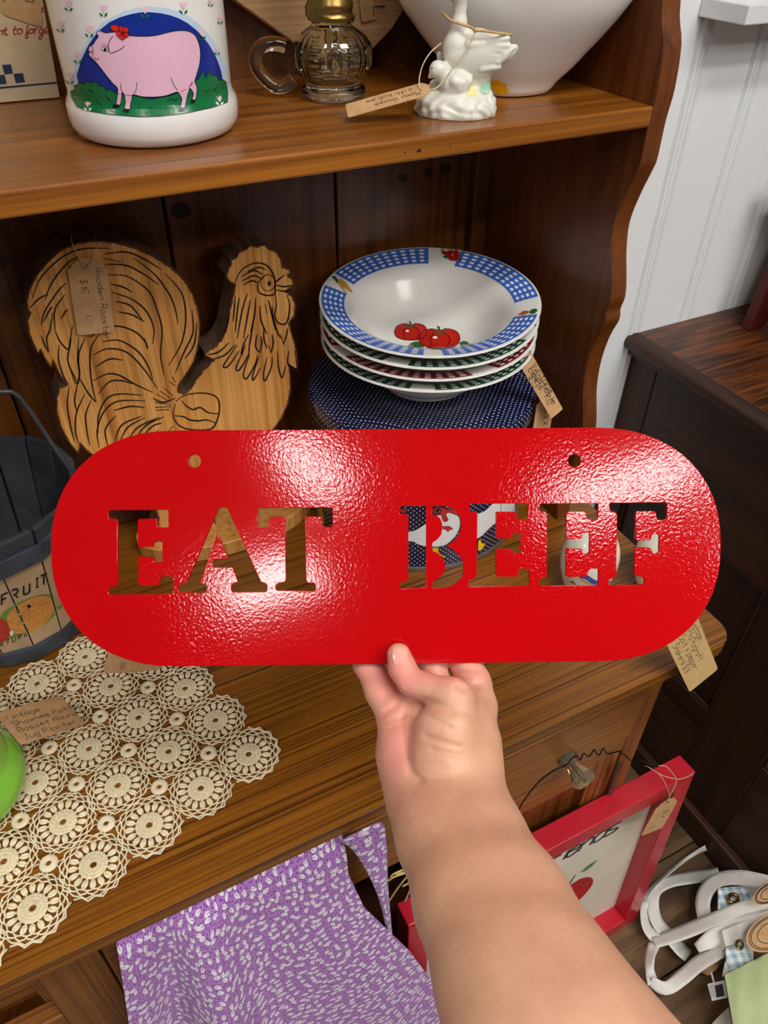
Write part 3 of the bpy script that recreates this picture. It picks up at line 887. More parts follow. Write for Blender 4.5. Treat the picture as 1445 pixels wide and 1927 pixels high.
sF = crop([(838,86),(850,76),(1318,71),(1326,80),(1325,205),(1300,219),(1247,215),(1237,190),(1235,157),(1218,144),(1070,144),(1058,160),(1057,380),(1074,396),(1188,388),(1201,345),(1215,339),(1255,340),(1261,350),(1258,490),(1240,503),(1207,500),(1190,460),(1160,451),(1062,451),(1052,462),(1048,670),(1075,695),(1126,706),(1136,718),(1135,755),(1120,766),(838,772),(831,764),(832,726),(870,710),(896,692),(906,182),(890,150),(846,140)], 4.516, 960, 930)
holes = [sE1, sA, sT, sB1, sB2, sE2, sE3, sF, ell(367, 868, 12, 12.5, 18), ell(1080, 867, 12, 12, 18)]
mb = MB()
mb.prism(out, sign_pt(0.0013), sign_pt(-0.0013), holes=holes)
mb.solo('red_sign', M_RED, 'glossy red rounded metal sign with EAT BEEF cut out, held in the hand', 'sign', smooth=30, bevel=0.0005, segs=2)

# ================================================================== hand and forearm
def skin():
    m, nt, b = new_mat('skin')
    at = nd(nt, 'ShaderNodeAttribute', attribute_name='tone')
    tc = nd(nt, 'ShaderNodeTexCoord')
    n = nd(nt, 'ShaderNodeTexNoise', i_Scale=55.0, i_Detail=5.0, i_Roughness=0.6)
    nt.links.new(tc.outputs['Object'], n.inputs['Vector'])
    r0 = ramp(nt, [(0.0, rgb(206, 158, 128)), (0.5, rgb(216, 160, 136)), (1.0, rgb(222, 142, 130))])
    nt.links.new(at.outputs['Fac'], r0.inputs['Fac'])
    r1 = ramp(nt, [(0.3, (0.90, 0.84, 0.82, 1)), (0.7, (1.05, 1.04, 1.03, 1))])
    nt.links.new(n.outputs['Fac'], r1.inputs['Fac'])
    mx = nd(nt, 'ShaderNodeMix', data_type='RGBA', blend_type='MULTIPLY'); mx.inputs['Factor'].default_value = 1.0
    nt.links.new(r0.outputs['Color'], mx.inputs['A']); nt.links.new(r1.outputs['Color'], mx.inputs['B'])
    nt.links.new(mx.outputs['Result'], b.inputs['Base Color'])
    b.inputs['Roughness'].default_value = 0.48
    b.inputs['Subsurface Weight'].default_value = 0.15
    b.inputs['Subsurface Radius'].default_value = (0.006, 0.0022, 0.0012)
    b.inputs['Subsurface Scale'].default_value = 0.6
    n2 = nd(nt, 'ShaderNodeTexNoise', i_Scale=420.0, i_Detail=3.0)
    n3 = nd(nt, 'ShaderNodeTexVoronoi', i_Scale=700.0)
    nt.links.new(tc.outputs['Object'], n2.inputs['Vector']); nt.links.new(tc.outputs['Object'], n3.inputs['Vector'])
    bp = nd(nt, 'ShaderNodeBump', i_Strength=0.18, i_Distance=0.0006)
    nt.links.new(n2.outputs['Fac'], bp.inputs['Height'])
    bp2 = nd(nt, 'ShaderNodeBump', i_Strength=0.1, i_Distance=0.0004)
    nt.links.new(n3.outputs['Distance'], bp2.inputs['Height']); nt.links.new(bp.outputs['Normal'], bp2.inputs['Normal'])
    nt.links.new(bp2.outputs['Normal'], b.inputs['Normal'])
    return m
M_SKIN = skin()
def cp(u, v, d):            # camera-axis coordinates, metres
    return np.array([(u - UC) * d / FPX, (VC - v) * d / FPX, -d])
def rc(u0, v0, d0, r0, u1, v1, d1, r1, k=0.006):
    return ('c', cp(u0, v0, d0), cp(u1, v1, d1), r0, r1, k)
H = []
# palm and heel of the hand
H += [rc(752, 1352, .474, .0128, 764, 1420, .470, .0160, .010), rc(764, 1420, .470, .0160, 796, 1500, .455, .0198, .012),
      rc(782, 1345, .478, .0140, 800, 1430, .470, .0190, .010), rc(830, 1345, .479, .0140, 840, 1440, .466, .0200, .010),
      rc(886, 1330, .474, .0125, 890, 1400, .466, .0150, .010), rc(890, 1400, .466, .0150, 878, 1480, .452, .0190, .010)]
# ball of the thumb
H += [rc(852, 1326, .4600, .0110, 846, 1368, .450, .0150, .006), rc(846, 1368, .450, .0150, 842, 1430, .446, .0165, .008), rc(815, 1368, .452, .0105, 812, 1415, .450, .0120, .007),
      rc(885, 1340, .462, .0105, 884, 1420, .456, .0150, .010)]
# thumb
H += [rc(750, 1232, .4702, .0074, 757, 1258, .4685, .0084, .003), rc(757, 1258, .4685, .0084, 774, 1284, .4635, .0081, .003), rc(774, 1284, .4635, .0081, 852, 1310, .4520, .0102, .0028), rc(852, 1310, .4520, .0102, 862, 1318, .4520, .0105, .005)]
# fingers, passing behind the sign
H += [rc(744, 1352, .474, .0108, 716, 1302, .484, .0094, .005), rc(716, 1302, .484, .0094, 690, 1248, .4925, .0084, .004), rc(688, 1248, .4925, .0084, 683, 1195, .4910, .0074, .004)]
H += [rc(782, 1338, .480, .0105, 762, 1292, .491, .0090, .004), rc(762, 1292, .491, .0090, 748, 1240, .4955, .0084, .003), rc(748, 1240, .4955, .0084, 748, 1180, .4925, .0074, .003)]
H += [rc(832, 1330, .482, .0105, 820, 1285, .490, .0092, .004), rc(820, 1285, .490, .0092, 810, 1238, .4935, .0086, .003), rc(810, 1238, .4935, .0086, 806, 1170, .4920, .0075, .003)]
H += [rc(902, 1330, .476, .0115, 892, 1284, .484, .0102, .006), rc(892, 1284, .484, .0102, 874, 1242, .4925, .0098, .004), rc(874, 1242, .4925, .0098, 860, 1185, .4925, .0080, .003)]
# wrist and forearm, coming towards the viewer
H += [rc(800, 1492, .456, .0200, 826, 1580, .424, .0200, .016), rc(880, 1486, .452, .0185, 906, 1580, .420, .0210, .016),
      rc(826, 1580, .424, .0200, 880, 1700, .382, .0235, .02), rc(906, 1580, .420, .0210, 968, 1700, .378, .0240, .02),
      rc(880, 1700, .382, .0235, 946, 1850, .340, .0265, .02), rc(968, 1700, .378, .0240, 1042, 1850, .336, .0262, .02),
      rc(946, 1850, .340, .0265, 1002, 1990, .310, .0275, .02), rc(1042, 1850, .336, .0262, 1130, 1990, .306, .0272, .02),
      rc(1002, 1990, .310, .0275, 1220, 2260, .270, .0300, .02), rc(1130, 1990, .306, .0272, 1400, 2260, .266, .0300, .02)]
verts, faces = sdf_mesh(H, 0.00145, k=0.006, pad=0.004)
# light smoothing of the surface
def relax(verts, faces, it=3, f=0.5):
    F = np.array(faces); n = len(verts)
    e = np.concatenate([F[:, [0, 1]], F[:, [1, 2]], F[:, [2, 3]], F[:, [3, 0]]])
    for _ in range(it):
        acc = np.zeros_like(verts); cnt = np.zeros(n)
        np.add.at(acc, e[:, 0], verts[e[:, 1]]); np.add.at(cnt, e[:, 0], 1)
        np.add.at(acc, e[:, 1], verts[e[:, 0]]); np.add.at(cnt, e[:, 1], 1)
        verts = verts * (1 - f) + f * acc / np.maximum(cnt, 1)[:, None]
    return verts
verts = relax(verts, faces, 3)
for _ in range(8):      # the forearm is smoother than the hand
    sm_v = relax(verts, faces, 6)
    wgt = np.clip(((VC - verts[:, 1] / -verts[:, 2] * FPX) - 1520) / 100.0, 0, 1)[:, None]
    verts = verts * (1 - wgt) + sm_v * wgt
# fine creases pressed into the skin where the photograph shows them (px lines)
uu = UC + verts[:, 0] / -verts[:, 2] * FPX; vv_ = VC - verts[:, 1] / -verts[:, 2] * FPX; dd = -verts[:, 2]
crease = [([(795, 1318), (822, 1328), (850, 1342)], .0016), ([(790, 1335), (815, 1352), (850, 1372)], .0012), ([(800, 1385), (830, 1396), (862, 1405)], .0014), ([(812, 1412), (840, 1418), (870, 1422)], .0011),
          ([(772, 1322), (768, 1350), (767, 1390), (768, 1425), (775, 1455), (790, 1470)], .0036), ([(712, 1352), (740, 1332), (755, 1318)], .0018), ([(712, 1374), (742, 1366), (770, 1358)], .0020),
          ([(790, 1470), (812, 1464), (840, 1466)], .0012), ([(777, 1440), (800, 1440), (830, 1438)], .0007), ([(692, 1305), (712, 1292), (728, 1282)], .0006), ([(755, 1283), (764, 1270), (776, 1262)], .0007), ([(762, 1290), (772, 1276), (786, 1266)], .0008), ([(770, 1294), (782, 1281), (795, 1272)], .0006),
          ([(862, 1292), (880, 1297), (900, 1290)], .0018), ([(890, 1306), (908, 1312), (922, 1318)], .0008), ([(838, 1262), (870, 1260), (902, 1262)], .0008), ([(800, 1505), (812, 1540), (826, 1572)], .0005), ([(860, 1500), (845, 1530), (835, 1560)], .0007)]
fwd = np.zeros_like(verts); fwd[:, 2] = -1.0
for line, amp in crease:
    L = np.array(smooth_line([np.array(p, float) for p in line], 6))
    best = np.full(len(verts), 1e9)
    for a, b in zip(L[:-1], L[1:]):
        d = b - a; l2 = d.dot(d) + 1e-9
        t = np.clip(((uu - a[0]) * d[0] + (vv_ - a[1]) * d[1]) / l2, 0, 1)
        best = np.minimum(best, (uu - a[0] - t * d[0]) ** 2 + (vv_ - a[1] - t * d[1]) ** 2)
    sig = 3.2 if amp < .0015 else 5.5
    near = dd < 0.486
    verts = verts + fwd * (amp * np.exp(-best / (2 * sig * sig)) * near)[:, None]
Wv = verts @ RX.T + CAM
# palm and fingertips are pinker than the arm
tone = np.clip(np.exp(-(((uu - 735) / 60) ** 2 + ((vv_ - 1400) / 130) ** 2)) * 0.9 + np.exp(-(((vv_ - 1265) / 45) ** 2)) * 0.75 + 0.25 * np.exp(-(((uu - 820) / 30) ** 2 + ((vv_ - 1390) / 40) ** 2)), 0, 1)
person = thing('person', 'bare right forearm and hand gripping the lower edge of the red sign', 'person', Wv[np.argmin(Wv[:, 2])])
mb = MB(); mb.add(Wv, faces)
me = mb.mesh('arm', M_SKIN)
me.attributes.new('tone', 'FLOAT', 'POINT').data.foreach_set('value', tone.astype(np.float32))
me.polygons.foreach_set('use_smooth', [True] * len(me.polygons))
o = bpy.data.objects.new('arm', me); _link(o, person)
hand_bvh = mb.bvh()
# thumb nail
M_NAIL = plain('nail', rgb(228, 160, 146), 0.18, var=0.03, coat=0.3)
nl = MB()
npoly = smooth_poly(crop([(398, 190), (412, 165), (440, 152), (475, 158), (500, 185), (515, 225), (512, 250), (470, 262), (425, 285), (405, 262)], 4.014, 640, 1180), 3)
fill(nl, npoly, ray_surf(hand_bvh, 0.00045), 3.0)
nl.build('thumb_nail', M_NAIL, person, smooth=180)

# ================================================================== things on the shelf
M_CERAM = plain('white_glaze', rgb(232, 230, 226), 0.12, var=0.025, scale=18, coat=0.6)
M_PINK = plain('pink_paint', rgb(232, 184, 205), 0.2, var=0.04)
M_BLUE = plain('royal_blue_paint', rgb(24, 46, 140), 0.2, var=0.12, scale=80)
M_LBLUE = plain('pale_blue_paint', rgb(190, 212, 232), 0.2, var=0.03)
M_GREEN = plain('grass_green_paint', rgb(20, 112, 62), 0.2, var=0.06)
M_BLACK = plain('black_line_paint', rgb(18, 18, 24), 0.3, var=0.0)
M_REDP = plain('flower_red_paint', rgb(226, 38, 34), 0.2, var=0.05)
M_TULIP = plain('tulip_pink_paint', rgb(235, 196, 212), 0.25, var=0.03)
M_WHITEP = plain('white_paint', rgb(240, 240, 240), 0.25, var=0.02)

# ---- pig canister
cx, cy = 0.1372, 0.6565
can = thing('pig_canister', 'white glazed canister painted with a pink pig in grass, on the shelf', 'canister', (cx, cy, S))
prof = [(0.0005, 0.0005), (0.055, 0.0005), (0.0595, 0.003), (0.0628, 0.009), (0.0636, 0.016), (0.0630, 0.0225), (0.0605, 0.0275), (0.0598, 0.031), (0.0602, 0.036), (0.0606, 0.06), (0.0606, 0.13), (0.0590, 0.142), (0.056, 0.15), (0.054, 0.152), (0.052, 0.150), (0.054, 0.142), (0.0005, 0.142)]
pr = [tuple(p) for p in prof]
body = MB().lathe(pr, cx, cy, S, 96)
bv = body.bvh()
body.build('body', M_CERAM, can, smooth=60)
MB().lathe([(0.0005, 0.1525), (0.056, 0.1525), (0.058, 0.156), (0.054, 0.165), (0.03, 0.172), (0.012, 0.174), (0.012, 0.18), (0.017, 0.188), (0.012, 0.196), (0.0005, 0.198)], cx, cy, S, 64).build('lid', M_CERAM, can, smooth=60)
C1 = lambda p: crop(p, 3.0104, 0, 0)
s0, s1, s2, s3, s4 = (ray_surf(bv, o) for o in (0.00015, 0.0003, 0.00045, 0.0006, 0.00075))
art = MB()      # material slots: 0 pale blue, 1 blue, 2 green, 3 pink, 4 black, 5 red, 6 tulip, 7 white
arch_o = C1([(425, 480), (420, 420), (450, 320), (500, 222), (580, 130), (700, 65), (830, 38), (960, 50), (1080, 100), (1180, 190), (1240, 280), (1275, 380), (1286, 450), (1283, 520), (700, 560)])
fill(art, smooth_poly(arch_o, 2), s0, 8, 0)
arch_i = C1([(445, 470), (450, 380), (480, 300), (530, 212), (620, 125), (740, 80), (840, 68), (960, 85), (1060, 130), (1150, 210), (1210, 300), (1250, 400), (1258, 470), (1250, 560), (900, 600), (600, 580)])
fill(art, smooth_poly(arch_i, 2), s1, 8, 1)
gtop = [(400, 520), (430, 500), (418, 485), (440, 478), (455, 462), (475, 475), (500, 455), (520, 470), (548, 458), (565, 488), (590, 485), (605, 510), (630, 505), (660, 530), (700, 535), (760, 540), (860, 560), (960, 540), (1020, 520), (1060, 500), (1090, 470), (1110, 455), (1125, 440), (1148, 390), (1158, 440), (1190, 400), (1195, 430), (1225, 425), (1235, 455), (1262, 450), (1280, 470)]
gbot = [(1288, 520), (1285, 580), (1200, 610), (1050, 642), (900, 660), (780, 662), (620, 648), (500, 628), (440, 606), (420, 570), (405, 545)]
fill(art, C1(gtop + gbot), s2, 8, 2)
stroke(art, C1(gbot), 1.0, s3, 4, step=6)
stroke(art, C1(gtop), 1.1, s3, 4, step=6)
pig = [(505, 290), (510, 262), (530, 250), (545, 225), (560, 205), (548, 185), (570, 172), (600, 185), (660, 180), (720, 198), (800, 205), (880, 200), (960, 180), (1020, 172), (1070, 178), (1105, 205), (1125, 255), (1132, 310), (1125, 370), (1108, 430), (1100, 460),
       (1112, 490), (1110, 540), (1100, 572), (1085, 572), (1092, 530), (1075, 500), (1068, 510), (1055, 560), (1045, 610), (1040, 622), (1020, 618), (1028, 560), (1015, 535), (1000, 520), (940, 540), (870, 548), (800, 545), (755, 535), (748, 560), (740, 600), (735, 622), (708, 622), (712, 580), (705, 540), (695, 520),
       (690, 560), (682, 595), (660, 598), (665, 555), (668, 500), (640, 470), (600, 420), (570, 380), (545, 350), (525, 330), (510, 315)]
fill(art, smooth_poly(C1(pig), 2), s3, 6, 3)
stroke(art, smooth_poly(C1(pig), 3), 1.3, s4, 4, closed=True)
for ln, w in (([(620, 290), (616, 250), (625, 225), (642, 205)], 1.2), ([(622, 290), (632, 300), (660, 290), (690, 275), (706, 258)], 1.2), ([(535, 325), (550, 335), (565, 330)], 1.1), ([(520, 255), (532, 285), (525, 322)], 1.1),
              ([(685, 470), (690, 510), (712, 545)], 1.2), ([(776, 465), (772, 505), (755, 535)], 1.2), ([(968, 440), (980, 475), (1002, 510)], 1.2), ([(1085, 460), (1075, 490)], 1.1), ([(575, 245), (590, 265)], .6), ([(588, 240), (596, 262)], .6), ([(602, 244), (602, 262)], .6), ([(614, 252), (606, 268)], .6)):
    stroke(art, smooth_line(C1(ln), 5), w, s4, 4)
fill(art, C1(ell(597, 277, 20, 11, 14, .3)), s4, 3, 7); stroke(art, C1(ell(597, 277, 20, 11, 14, .3)), 0.9, ray_surf(bv, .0009), 4, closed=True)
fill(art, C1(ell(598, 279, 9, 9, 10)), ray_surf(bv, .0009), None, 4)
for c_ in ((511, 292), (521, 293)): fill(art, C1(ell(c_[0], c_[1], 3.5, 7, 8)), s4, None, 4)
for hoof in ([(650, 588), (684, 594), (670, 612), (640, 606)], [(704, 614), (740, 618), (728, 642), (696, 634)], [(1016, 608), (1046, 614), (1036, 634), (1006, 630)], [(1082, 562), (1106, 566), (1096, 586), (1074, 580)]):
    fill(art, C1(hoof), ray_surf(bv, .0010), None, 4)
for a in range(5):
    t = 0.5 + a * 2 * math.pi / 5
    px_ = ell(697 + 20 * math.cos(t), 184 + 22 * math.sin(t), 17, 18, 12)
    fill(art, C1(px_), ray_surf(bv, .0010 + .00004 * a), 4, 5); stroke(art, C1(px_), 0.7, ray_surf(bv, .0013), 4, closed=True)
fill(art, C1(ell(655, 158, 28, 18, 12, 0.4)), ray_surf(bv, .0010), 4, 5); stroke(art, C1(ell(655, 158, 28, 18, 12, 0.4)), 0.7, ray_surf(bv, .0013), 4, closed=True)
stroke(art, smooth_line(C1([(1112, 212), (1125, 205), (1138, 215), (1130, 232), (1118, 225), (1128, 210)]), 4), 1.0, s4, 4)
for gl in ([(505, 505), (535, 525)], [(545, 570), (590, 605)], [(600, 540), (640, 590)], [(610, 620), (660, 640)], [(785, 590), (795, 625)], [(840, 595), (862, 625), (885, 600)], [(925, 640), (945, 615), (950, 645)], [(945, 580), (965, 555), (985, 570), (1010, 550)], [(1150, 520), (1175, 512)], [(1200, 520), (1225, 490)], [(810, 630), (830, 650), (850, 630)], [(1095, 610), (1110, 590)]):
    stroke(art, C1(gl), 1.5, s3, 4, step=5, taper=True)
def tulip(x, y, s=1.0, leaf=True):
    fill(art, C1([(x - 26 * s, y - 20 * s), (x - 12 * s, y - 14 * s), (x, y - 26 * s), (x + 12 * s, y - 15 * s), (x + 27 * s, y - 18 * s), (x + 14 * s, y + 8 * s), (x + 4 * s, y + 26 * s), (x - 8 * s, y + 12 * s)]), s2, None, 6)
    if leaf:
        fill(art, C1(ell(x - 15 * s, y + 38 * s, 16 * s, 6 * s, 8, .8)), s3, None, 2); fill(art, C1(ell(x + 16 * s, y + 38 * s, 14 * s, 7 * s, 8, -.9)), s3, None, 2)
for x, y in ((392, 18), (588, 48), (820, 55), (1036, 32), (346, 138), (508, 165), (445, 315), (398, 432), (1138, 182), (1226, 280), (1188, 5), (1243, 105)):
    tulip(x, y, 0.9 if x < 1150 else 0.6)
for x, y in ((500, 592), (1240, 560)):
    tulip(x, y, 0.75, False)
    fill(art, C1(ell(x - 12, y + 28, 12, 5, 8, .8)), s3, None, 7); fill(art, C1(ell(x + 14, y + 28, 12, 5, 8, -.9)), s3, None, 7)
art.build('painted_scene', [M_LBLUE, M_BLUE, M_GREEN, M_PINK, M_BLACK, M_REDP, M_TULIP, M_WHITEP], can, label='pink pig with red flower on green grass and blue arch', norm=False)

# ---- cream lettered board at the back
M_CREAM = plain('cream_board', rgb(206, 184, 148), 0.7, var=0.08, scale=45)
M_NAVY = plain('navy_print', rgb(38, 54, 84), 0.6, var=0.1)
M_REDT = plain('dull_red_lettering', rgb(164, 58, 50), 0.6, var=0.06)
M_KRAFT = plain('kraft_card', rgb(196, 154, 108), 0.8, var=0.12, scale=90, bump=0.05)
M_INK = plain('pen_ink', rgb(38, 32, 40), 0.6, var=0.0)
M_TWINE = plain('jute_twine', rgb(206, 186, 150), 0.9, var=0.15, scale=300)
YB = 0.79
crb = thing('lettered_board', 'cream board with red script and navy checks, left end of the shelf', 'board', (-0.1, 0.795, S))
xr = 0.0855
mbb = MB().prism([(-0.3, S + 0.001), (xr, S + 0.001), (xr + 0.0045, 1.345), (xr + 0.014, 1.56), (-0.3, 1.56)], lambda a, b: (a, YB, b), lambda a, b: (a, YB + 0.012, b))
bvc = mbb.bvh(); mbb.build('panel', M_CREAM, crb, bevel=0.0008)
sc_ = ray_surf(bvc, .0002)
C8 = lambda p: crop(p, 8.757, 0, 0)
chk = MB(); pr_ = MB()
for q in ([(30, 1070), (180, 1060), (215, 1215), (75, 1228)], [(220, 1215), (378, 1202), (414, 1355), (260, 1372)], [(-80, 1242), (75, 1230), (112, 1385), (-60, 1398)], [(-20, 1432), (300, 1404), (640, 1373), (935, 1346), (942, 1377), (640, 1404), (300, 1437), (-20, 1468)]):
    fill(chk, C8(q), sc_, None, 0)
for ln in ([(0, 520), (30, 500), (45, 530), (35, 585)], [(35, 530), (60, 495), (85, 500), (80, 560), (110, 575)], [(100, 440), (85, 540), (110, 580), (130, 560)], [(60, 500), (120, 490)], [(250, 425), (225, 540), (250, 570), (270, 555)], [(205, 490), (290, 480)],
           [(330, 470), (290, 500), (290, 550), (330, 560), (370, 520), (350, 475), (320, 480), (370, 490)], [(480, 420), (450, 430), (440, 520), (420, 610), (440, 630), (465, 600), (445, 545), (480, 540)], [(520, 470), (480, 500), (480, 540), (510, 555), (550, 520), (535, 480), (510, 480), (560, 490)], [(560, 460), (570, 565)], [(570, 510), (600, 470), (625, 480)],
           [(700, 470), (650, 490), (645, 540), (680, 550), (710, 480), (700, 580), (670, 645), (645, 635), (660, 590), (740, 540)], [(740, 530), (790, 500), (790, 450), (750, 460), (740, 520), (770, 550), (805, 535)], [(675, 140), (690, 130), (690, 205)], [(690, 160), (720, 125), (728, 150), (710, 205)]):
    stroke(pr_, smooth_line(C8(ln), 5), 2.6, sc_, 0)
pr_.build('red_script', [M_REDT], crb, norm=False)
chk.build('navy_checks', [M_NAVY], crb, norm=False)

# ---- price tag builder
def price_tag(label, tl, tr, bl, lines, h, mat=None, string=None, read='U', pen=None, hole=True, thick=0.0005, margin=0.10, group='kraft price tags', flip=False, scallop=True):
    """tl, tr: ends of the holed edge; bl: below tl. lines run along U (tl->bl) or V (tl->tr)"""
    tl, tr, bl = map(V3, (tl, tr, bl))
    U = bl - tl; Vv = tr - tl; L, Wd = np.linalg.norm(U), np.linalg.norm(Vv); U /= L; Vv = nrm(Vv - U * U.dot(Vv))
    Nn = np.cross(U, Vv)
    if Nn.dot(CAM - tl) < 0: Nn = -Nn
    t = thing('price_tag', label, 'price tag', bl, group=group)
    at = lambda o: (lambda a, b: tl + U * a + Vv * b + Nn * o)
    c = 0.2 * Wd
    if scallop:
        poly = [(0, c * 1.5), (0, Wd - c * 1.5), (c * .35, Wd - c * 1.25), (c * .5, Wd - c * .9), (c * .75, Wd - c * .6), (c * 1.1, Wd - c * .45), (c * 1.3, Wd), (L - c * .4, Wd), (L - c * .1, Wd - c * .1), (L, Wd - c * .4), (L, c * .4), (L - c * .1, c * .1), (L - c * .4, 0), (c * 1.3, 0), (c * 1.1, c * .45), (c * .75, c * .6), (c * .5, c * .9), (c * .35, c * 1.25)]
    else:
        poly = [(0, c * .4), (0, Wd - c * .4), (c * .1, Wd - c * .1), (c * .4, Wd), (L - c * .4, Wd), (L - c * .1, Wd - c * .1), (L, Wd - c * .4), (L, c * .4), (L - c * .1, c * .1), (L - c * .4, 0), (c * .4, 0), (c * .1, c * .1)]
    hl = [ell(L * .1, Wd / 2, Wd * .055, Wd * .055, 12)] if hole else []
    MB().prism(poly, at(thick), at(0.0), holes=hl).build('card', mat or M_KRAFT, t)
    if lines:
        wr = MB()
        rd = (U if read == 'U' else Vv) * (-1 if flip else 1)
        up = np.cross(Nn, rd)
        cen = tl + U * L / 2 + Vv * Wd / 2
        RL = L if read == 'U' else Wd; UL = Wd if read == 'U' else L
        for i, (s, x0, y0) in enumerate(lines):      # x0 along the line 0..1, y0 down from the upper side 0..1
            st, w = text_strokes(s, h, seed=len(label) + i)
            org = cen + rd * (-RL / 2 + x0 * RL) + up * (UL / 2 - y0 * UL) + Nn * (thick + 0.00012)
            for ln in st:
                stroke(wr, ln, h * 0.10, lambda a, b: org + rd * a + up * b)
        wr.build('handwriting', pen or M_INK, t, norm=False)
    if string:
        for sp in string:
            q = [V3(p) for p in sp]
            sg = MB().tube(smooth_line(q, 6), 0.00055, 5)
            sg.build('string', M_TWINE, t, smooth=180)
    return t, (lambda a, b, o=0.0: tl + U * a * L + Vv * b * Wd + Nn * o)

# big torn-off tag on the cream board
def bpt(x, y, o): 
    p = C8([(x, y)])[0]; return Py(p[0], p[1], YB - o)
mbt = MB().prism(C8([(-300, -300), (640, -300), (665, 0), (690, 250), (700, 380), (680, 440), (600, 430), (400, 360), (100, 260), (40, 215), (10, 160), (-300, 60)]), lambda u, v: Py(u, v, YB - 0.0012), lambda u, v: Py(u, v, YB - 0.0006))
kt = thing('kraft_tag', 'large brown kraft tag taped across the cream lettered board', 'price tag', Py(40, 50, YB))
mbt.build('card', M_KRAFT, kt)
wr = MB()
for ln in ([(410, 10), (440, 25), (560, 45), (555, 15), (520, 0)], [(440, -20), (470, 15)], [(30, -5), (40, 30), (60, 10), (95, 40)]):
    stroke(wr, C8(ln), 1.6, lambda u, v: Py(u, v, YB - 0.0014))
wr.build('handwriting', M_INK, kt, norm=False)

# ---- heart-shaped wooden plaque behind the lamp
M_PLAQ = wood('pale_plaque_wood', rgb(150, 108, 66), rgb(186, 146, 100), rgb(204, 168, 122), 'X', 1.0, 0.5, lines=60, along=3, contrast=0.6, knots=False, coat=0.05)
YP = 0.772
hp = [(632, 128), (600, 112), (574, 96), (440, 0)]
hpw = [Py(u, v, YP) for u, v in hp]
hx = [(p[0], p[2]) for p in hpw]
rt = [Py(u, v, YP) for u, v in ((660, 122), (700, 95), (738, 55), (770, 5))]
tip = hx[0]
poly = [(r[0], r[2]) for r in reversed(rt)] + [(tip[0] + 0.008, S + 0.002), (tip[0] - 0.012, S + 0.002)] + hx[1:] + [(0.175, 1.40), (0.172, 1.45), (0.20, 1.475), (0.255, 1.478), (0.30, 1.455), (0.335, 1.43), (0.375, 1.455), (0.42, 1.46), (0.455, 1.43), (0.46, 1.385)]
poly = [tuple(map(float, p)) for p in poly]
plq = thing('heart_plaque', 'pale wooden heart plaque with painted green leaf behind the oil lamp', 'plaque', (0.33, 0.78, S))
mp_ = MB().prism(poly, lambda a, b: (a, YP, b), lambda a, b: (a, YP + 0.018, b))
bvp = mp_.bvh(); mp_.build('board', M_PLAQ, plq, smooth=30, bevel=0.0015)
lf = MB(); fill(lf, crop([(1025, 180), (1040, 155), (1075, 138), (1100, 135), (1098, 165), (1080, 205), (1055, 212), (1032, 198)], 4.817, 440, 0), ray_surf(bvp, .0002), 4)
lf.build('painted_leaf', plain('leaf_green_paint', rgb(34, 110, 70), 0.5), plq, norm=False)
price_tag('small kraft tag hanging high on the heart plaque', Py(671, -45, YP - .002), Py(699, -40, YP - .002), Py(680, 42, YP - .002), [('L', .72, .12)], 0.012, string=None)

# ---- oil lamp
M_GLASS = plain('pressed_glass', rgb(246, 246, 234), 0.03, trans=1.0, ior=1.45, var=0.01)
M_BRASS = plain('aged_brass', rgb(150, 124, 70), 0.32, metal=1.0, var=0.2, scale=60)
lx, ly = 0.305, 0.697
lamp = thing('oil_lamp', 'small pressed-glass oil lamp with ring handle and brass collar', 'oil lamp', (lx, ly, S))
def relief(a, z):
    b = np.exp(-((z - 0.034) / 0.016) ** 2)
    return 1 + b * (0.035 * np.cos(6 * a + 2.2) + 0.012 * np.sign(np.sin(24 * a)) * (np.abs(np.sin(3 * a + 1.1)) > .5))
po = [(0.0005, 0.0004), (0.024, 0.0004), (0.0278, 0.002), (0.0288, 0.005), (0.0278, 0.0085), (0.0245, 0.0105), (0.0242, 0.0125), (0.0270, 0.017), (0.0305, 0.023), (0.0332, 0.029), (0.0338, 0.035), (0.0325, 0.041), (0.0285, 0.0475), (0.0215, 0.0525), (0.0175, 0.0545), (0.0165, 0.057), (0.0165, 0.0625)]
pi_ = [(0.0135, 0.0625), (0.0135, 0.056), (0.018, 0.051), (0.025, 0.046), (0.029, 0.040), (0.030, 0.034), (0.0290, 0.028), (0.026, 0.022), (0.022, 0.016), (0.018, 0.0135), (0.0005, 0.0125)]
fine = []
for a, b in zip(po[:-1], po[1:]):
    fine += [tuple(np.array(a) + (np.array(b) - np.array(a)) * t) for t in (0, 1 / 3, 2 / 3)]
fine.append(po[-1])
MB().lathe(fine + pi_, lx, ly, S, 96, mod=relief).build('reservoir', M_GLASS, lamp, smooth=50)
vp = vplane(lx, ly, 0.0)
for kq in range(6):
    aq = kq * math.pi / 3 + math.atan2(-ly, -lx) + 0.05
    er = np.array([math.cos(aq), math.sin(aq), 0]); et = np.array([-math.sin(aq), math.cos(aq), 0])
    MB().ball(np.array([lx, ly, S + 0.0335]) + er * 0.0335, (0.0030, 0.0066, 0.0095), 20, 14, frame=np.stack([er, et, np.array([0, 0, 1.0])], 1)).build('boss', M_GLASS, lamp, smooth=180)
    for zq in (0.019, 0.0245, 0.030, 0.0355, 0.041):
        a2 = aq + math.pi / 6; rq = float(np.interp(zq, [p[1] for p in po[7:]], [p[0] for p in po[7:]])) - 0.0002
        MB().tube([np.array([lx + rq * math.cos(a2 + t), ly + rq * math.sin(a2 + t), S + zq]) for t in np.linspace(-.17, .17, 6)], 0.0013, 8).build('rib', M_GLASS, lamp, smooth=180)
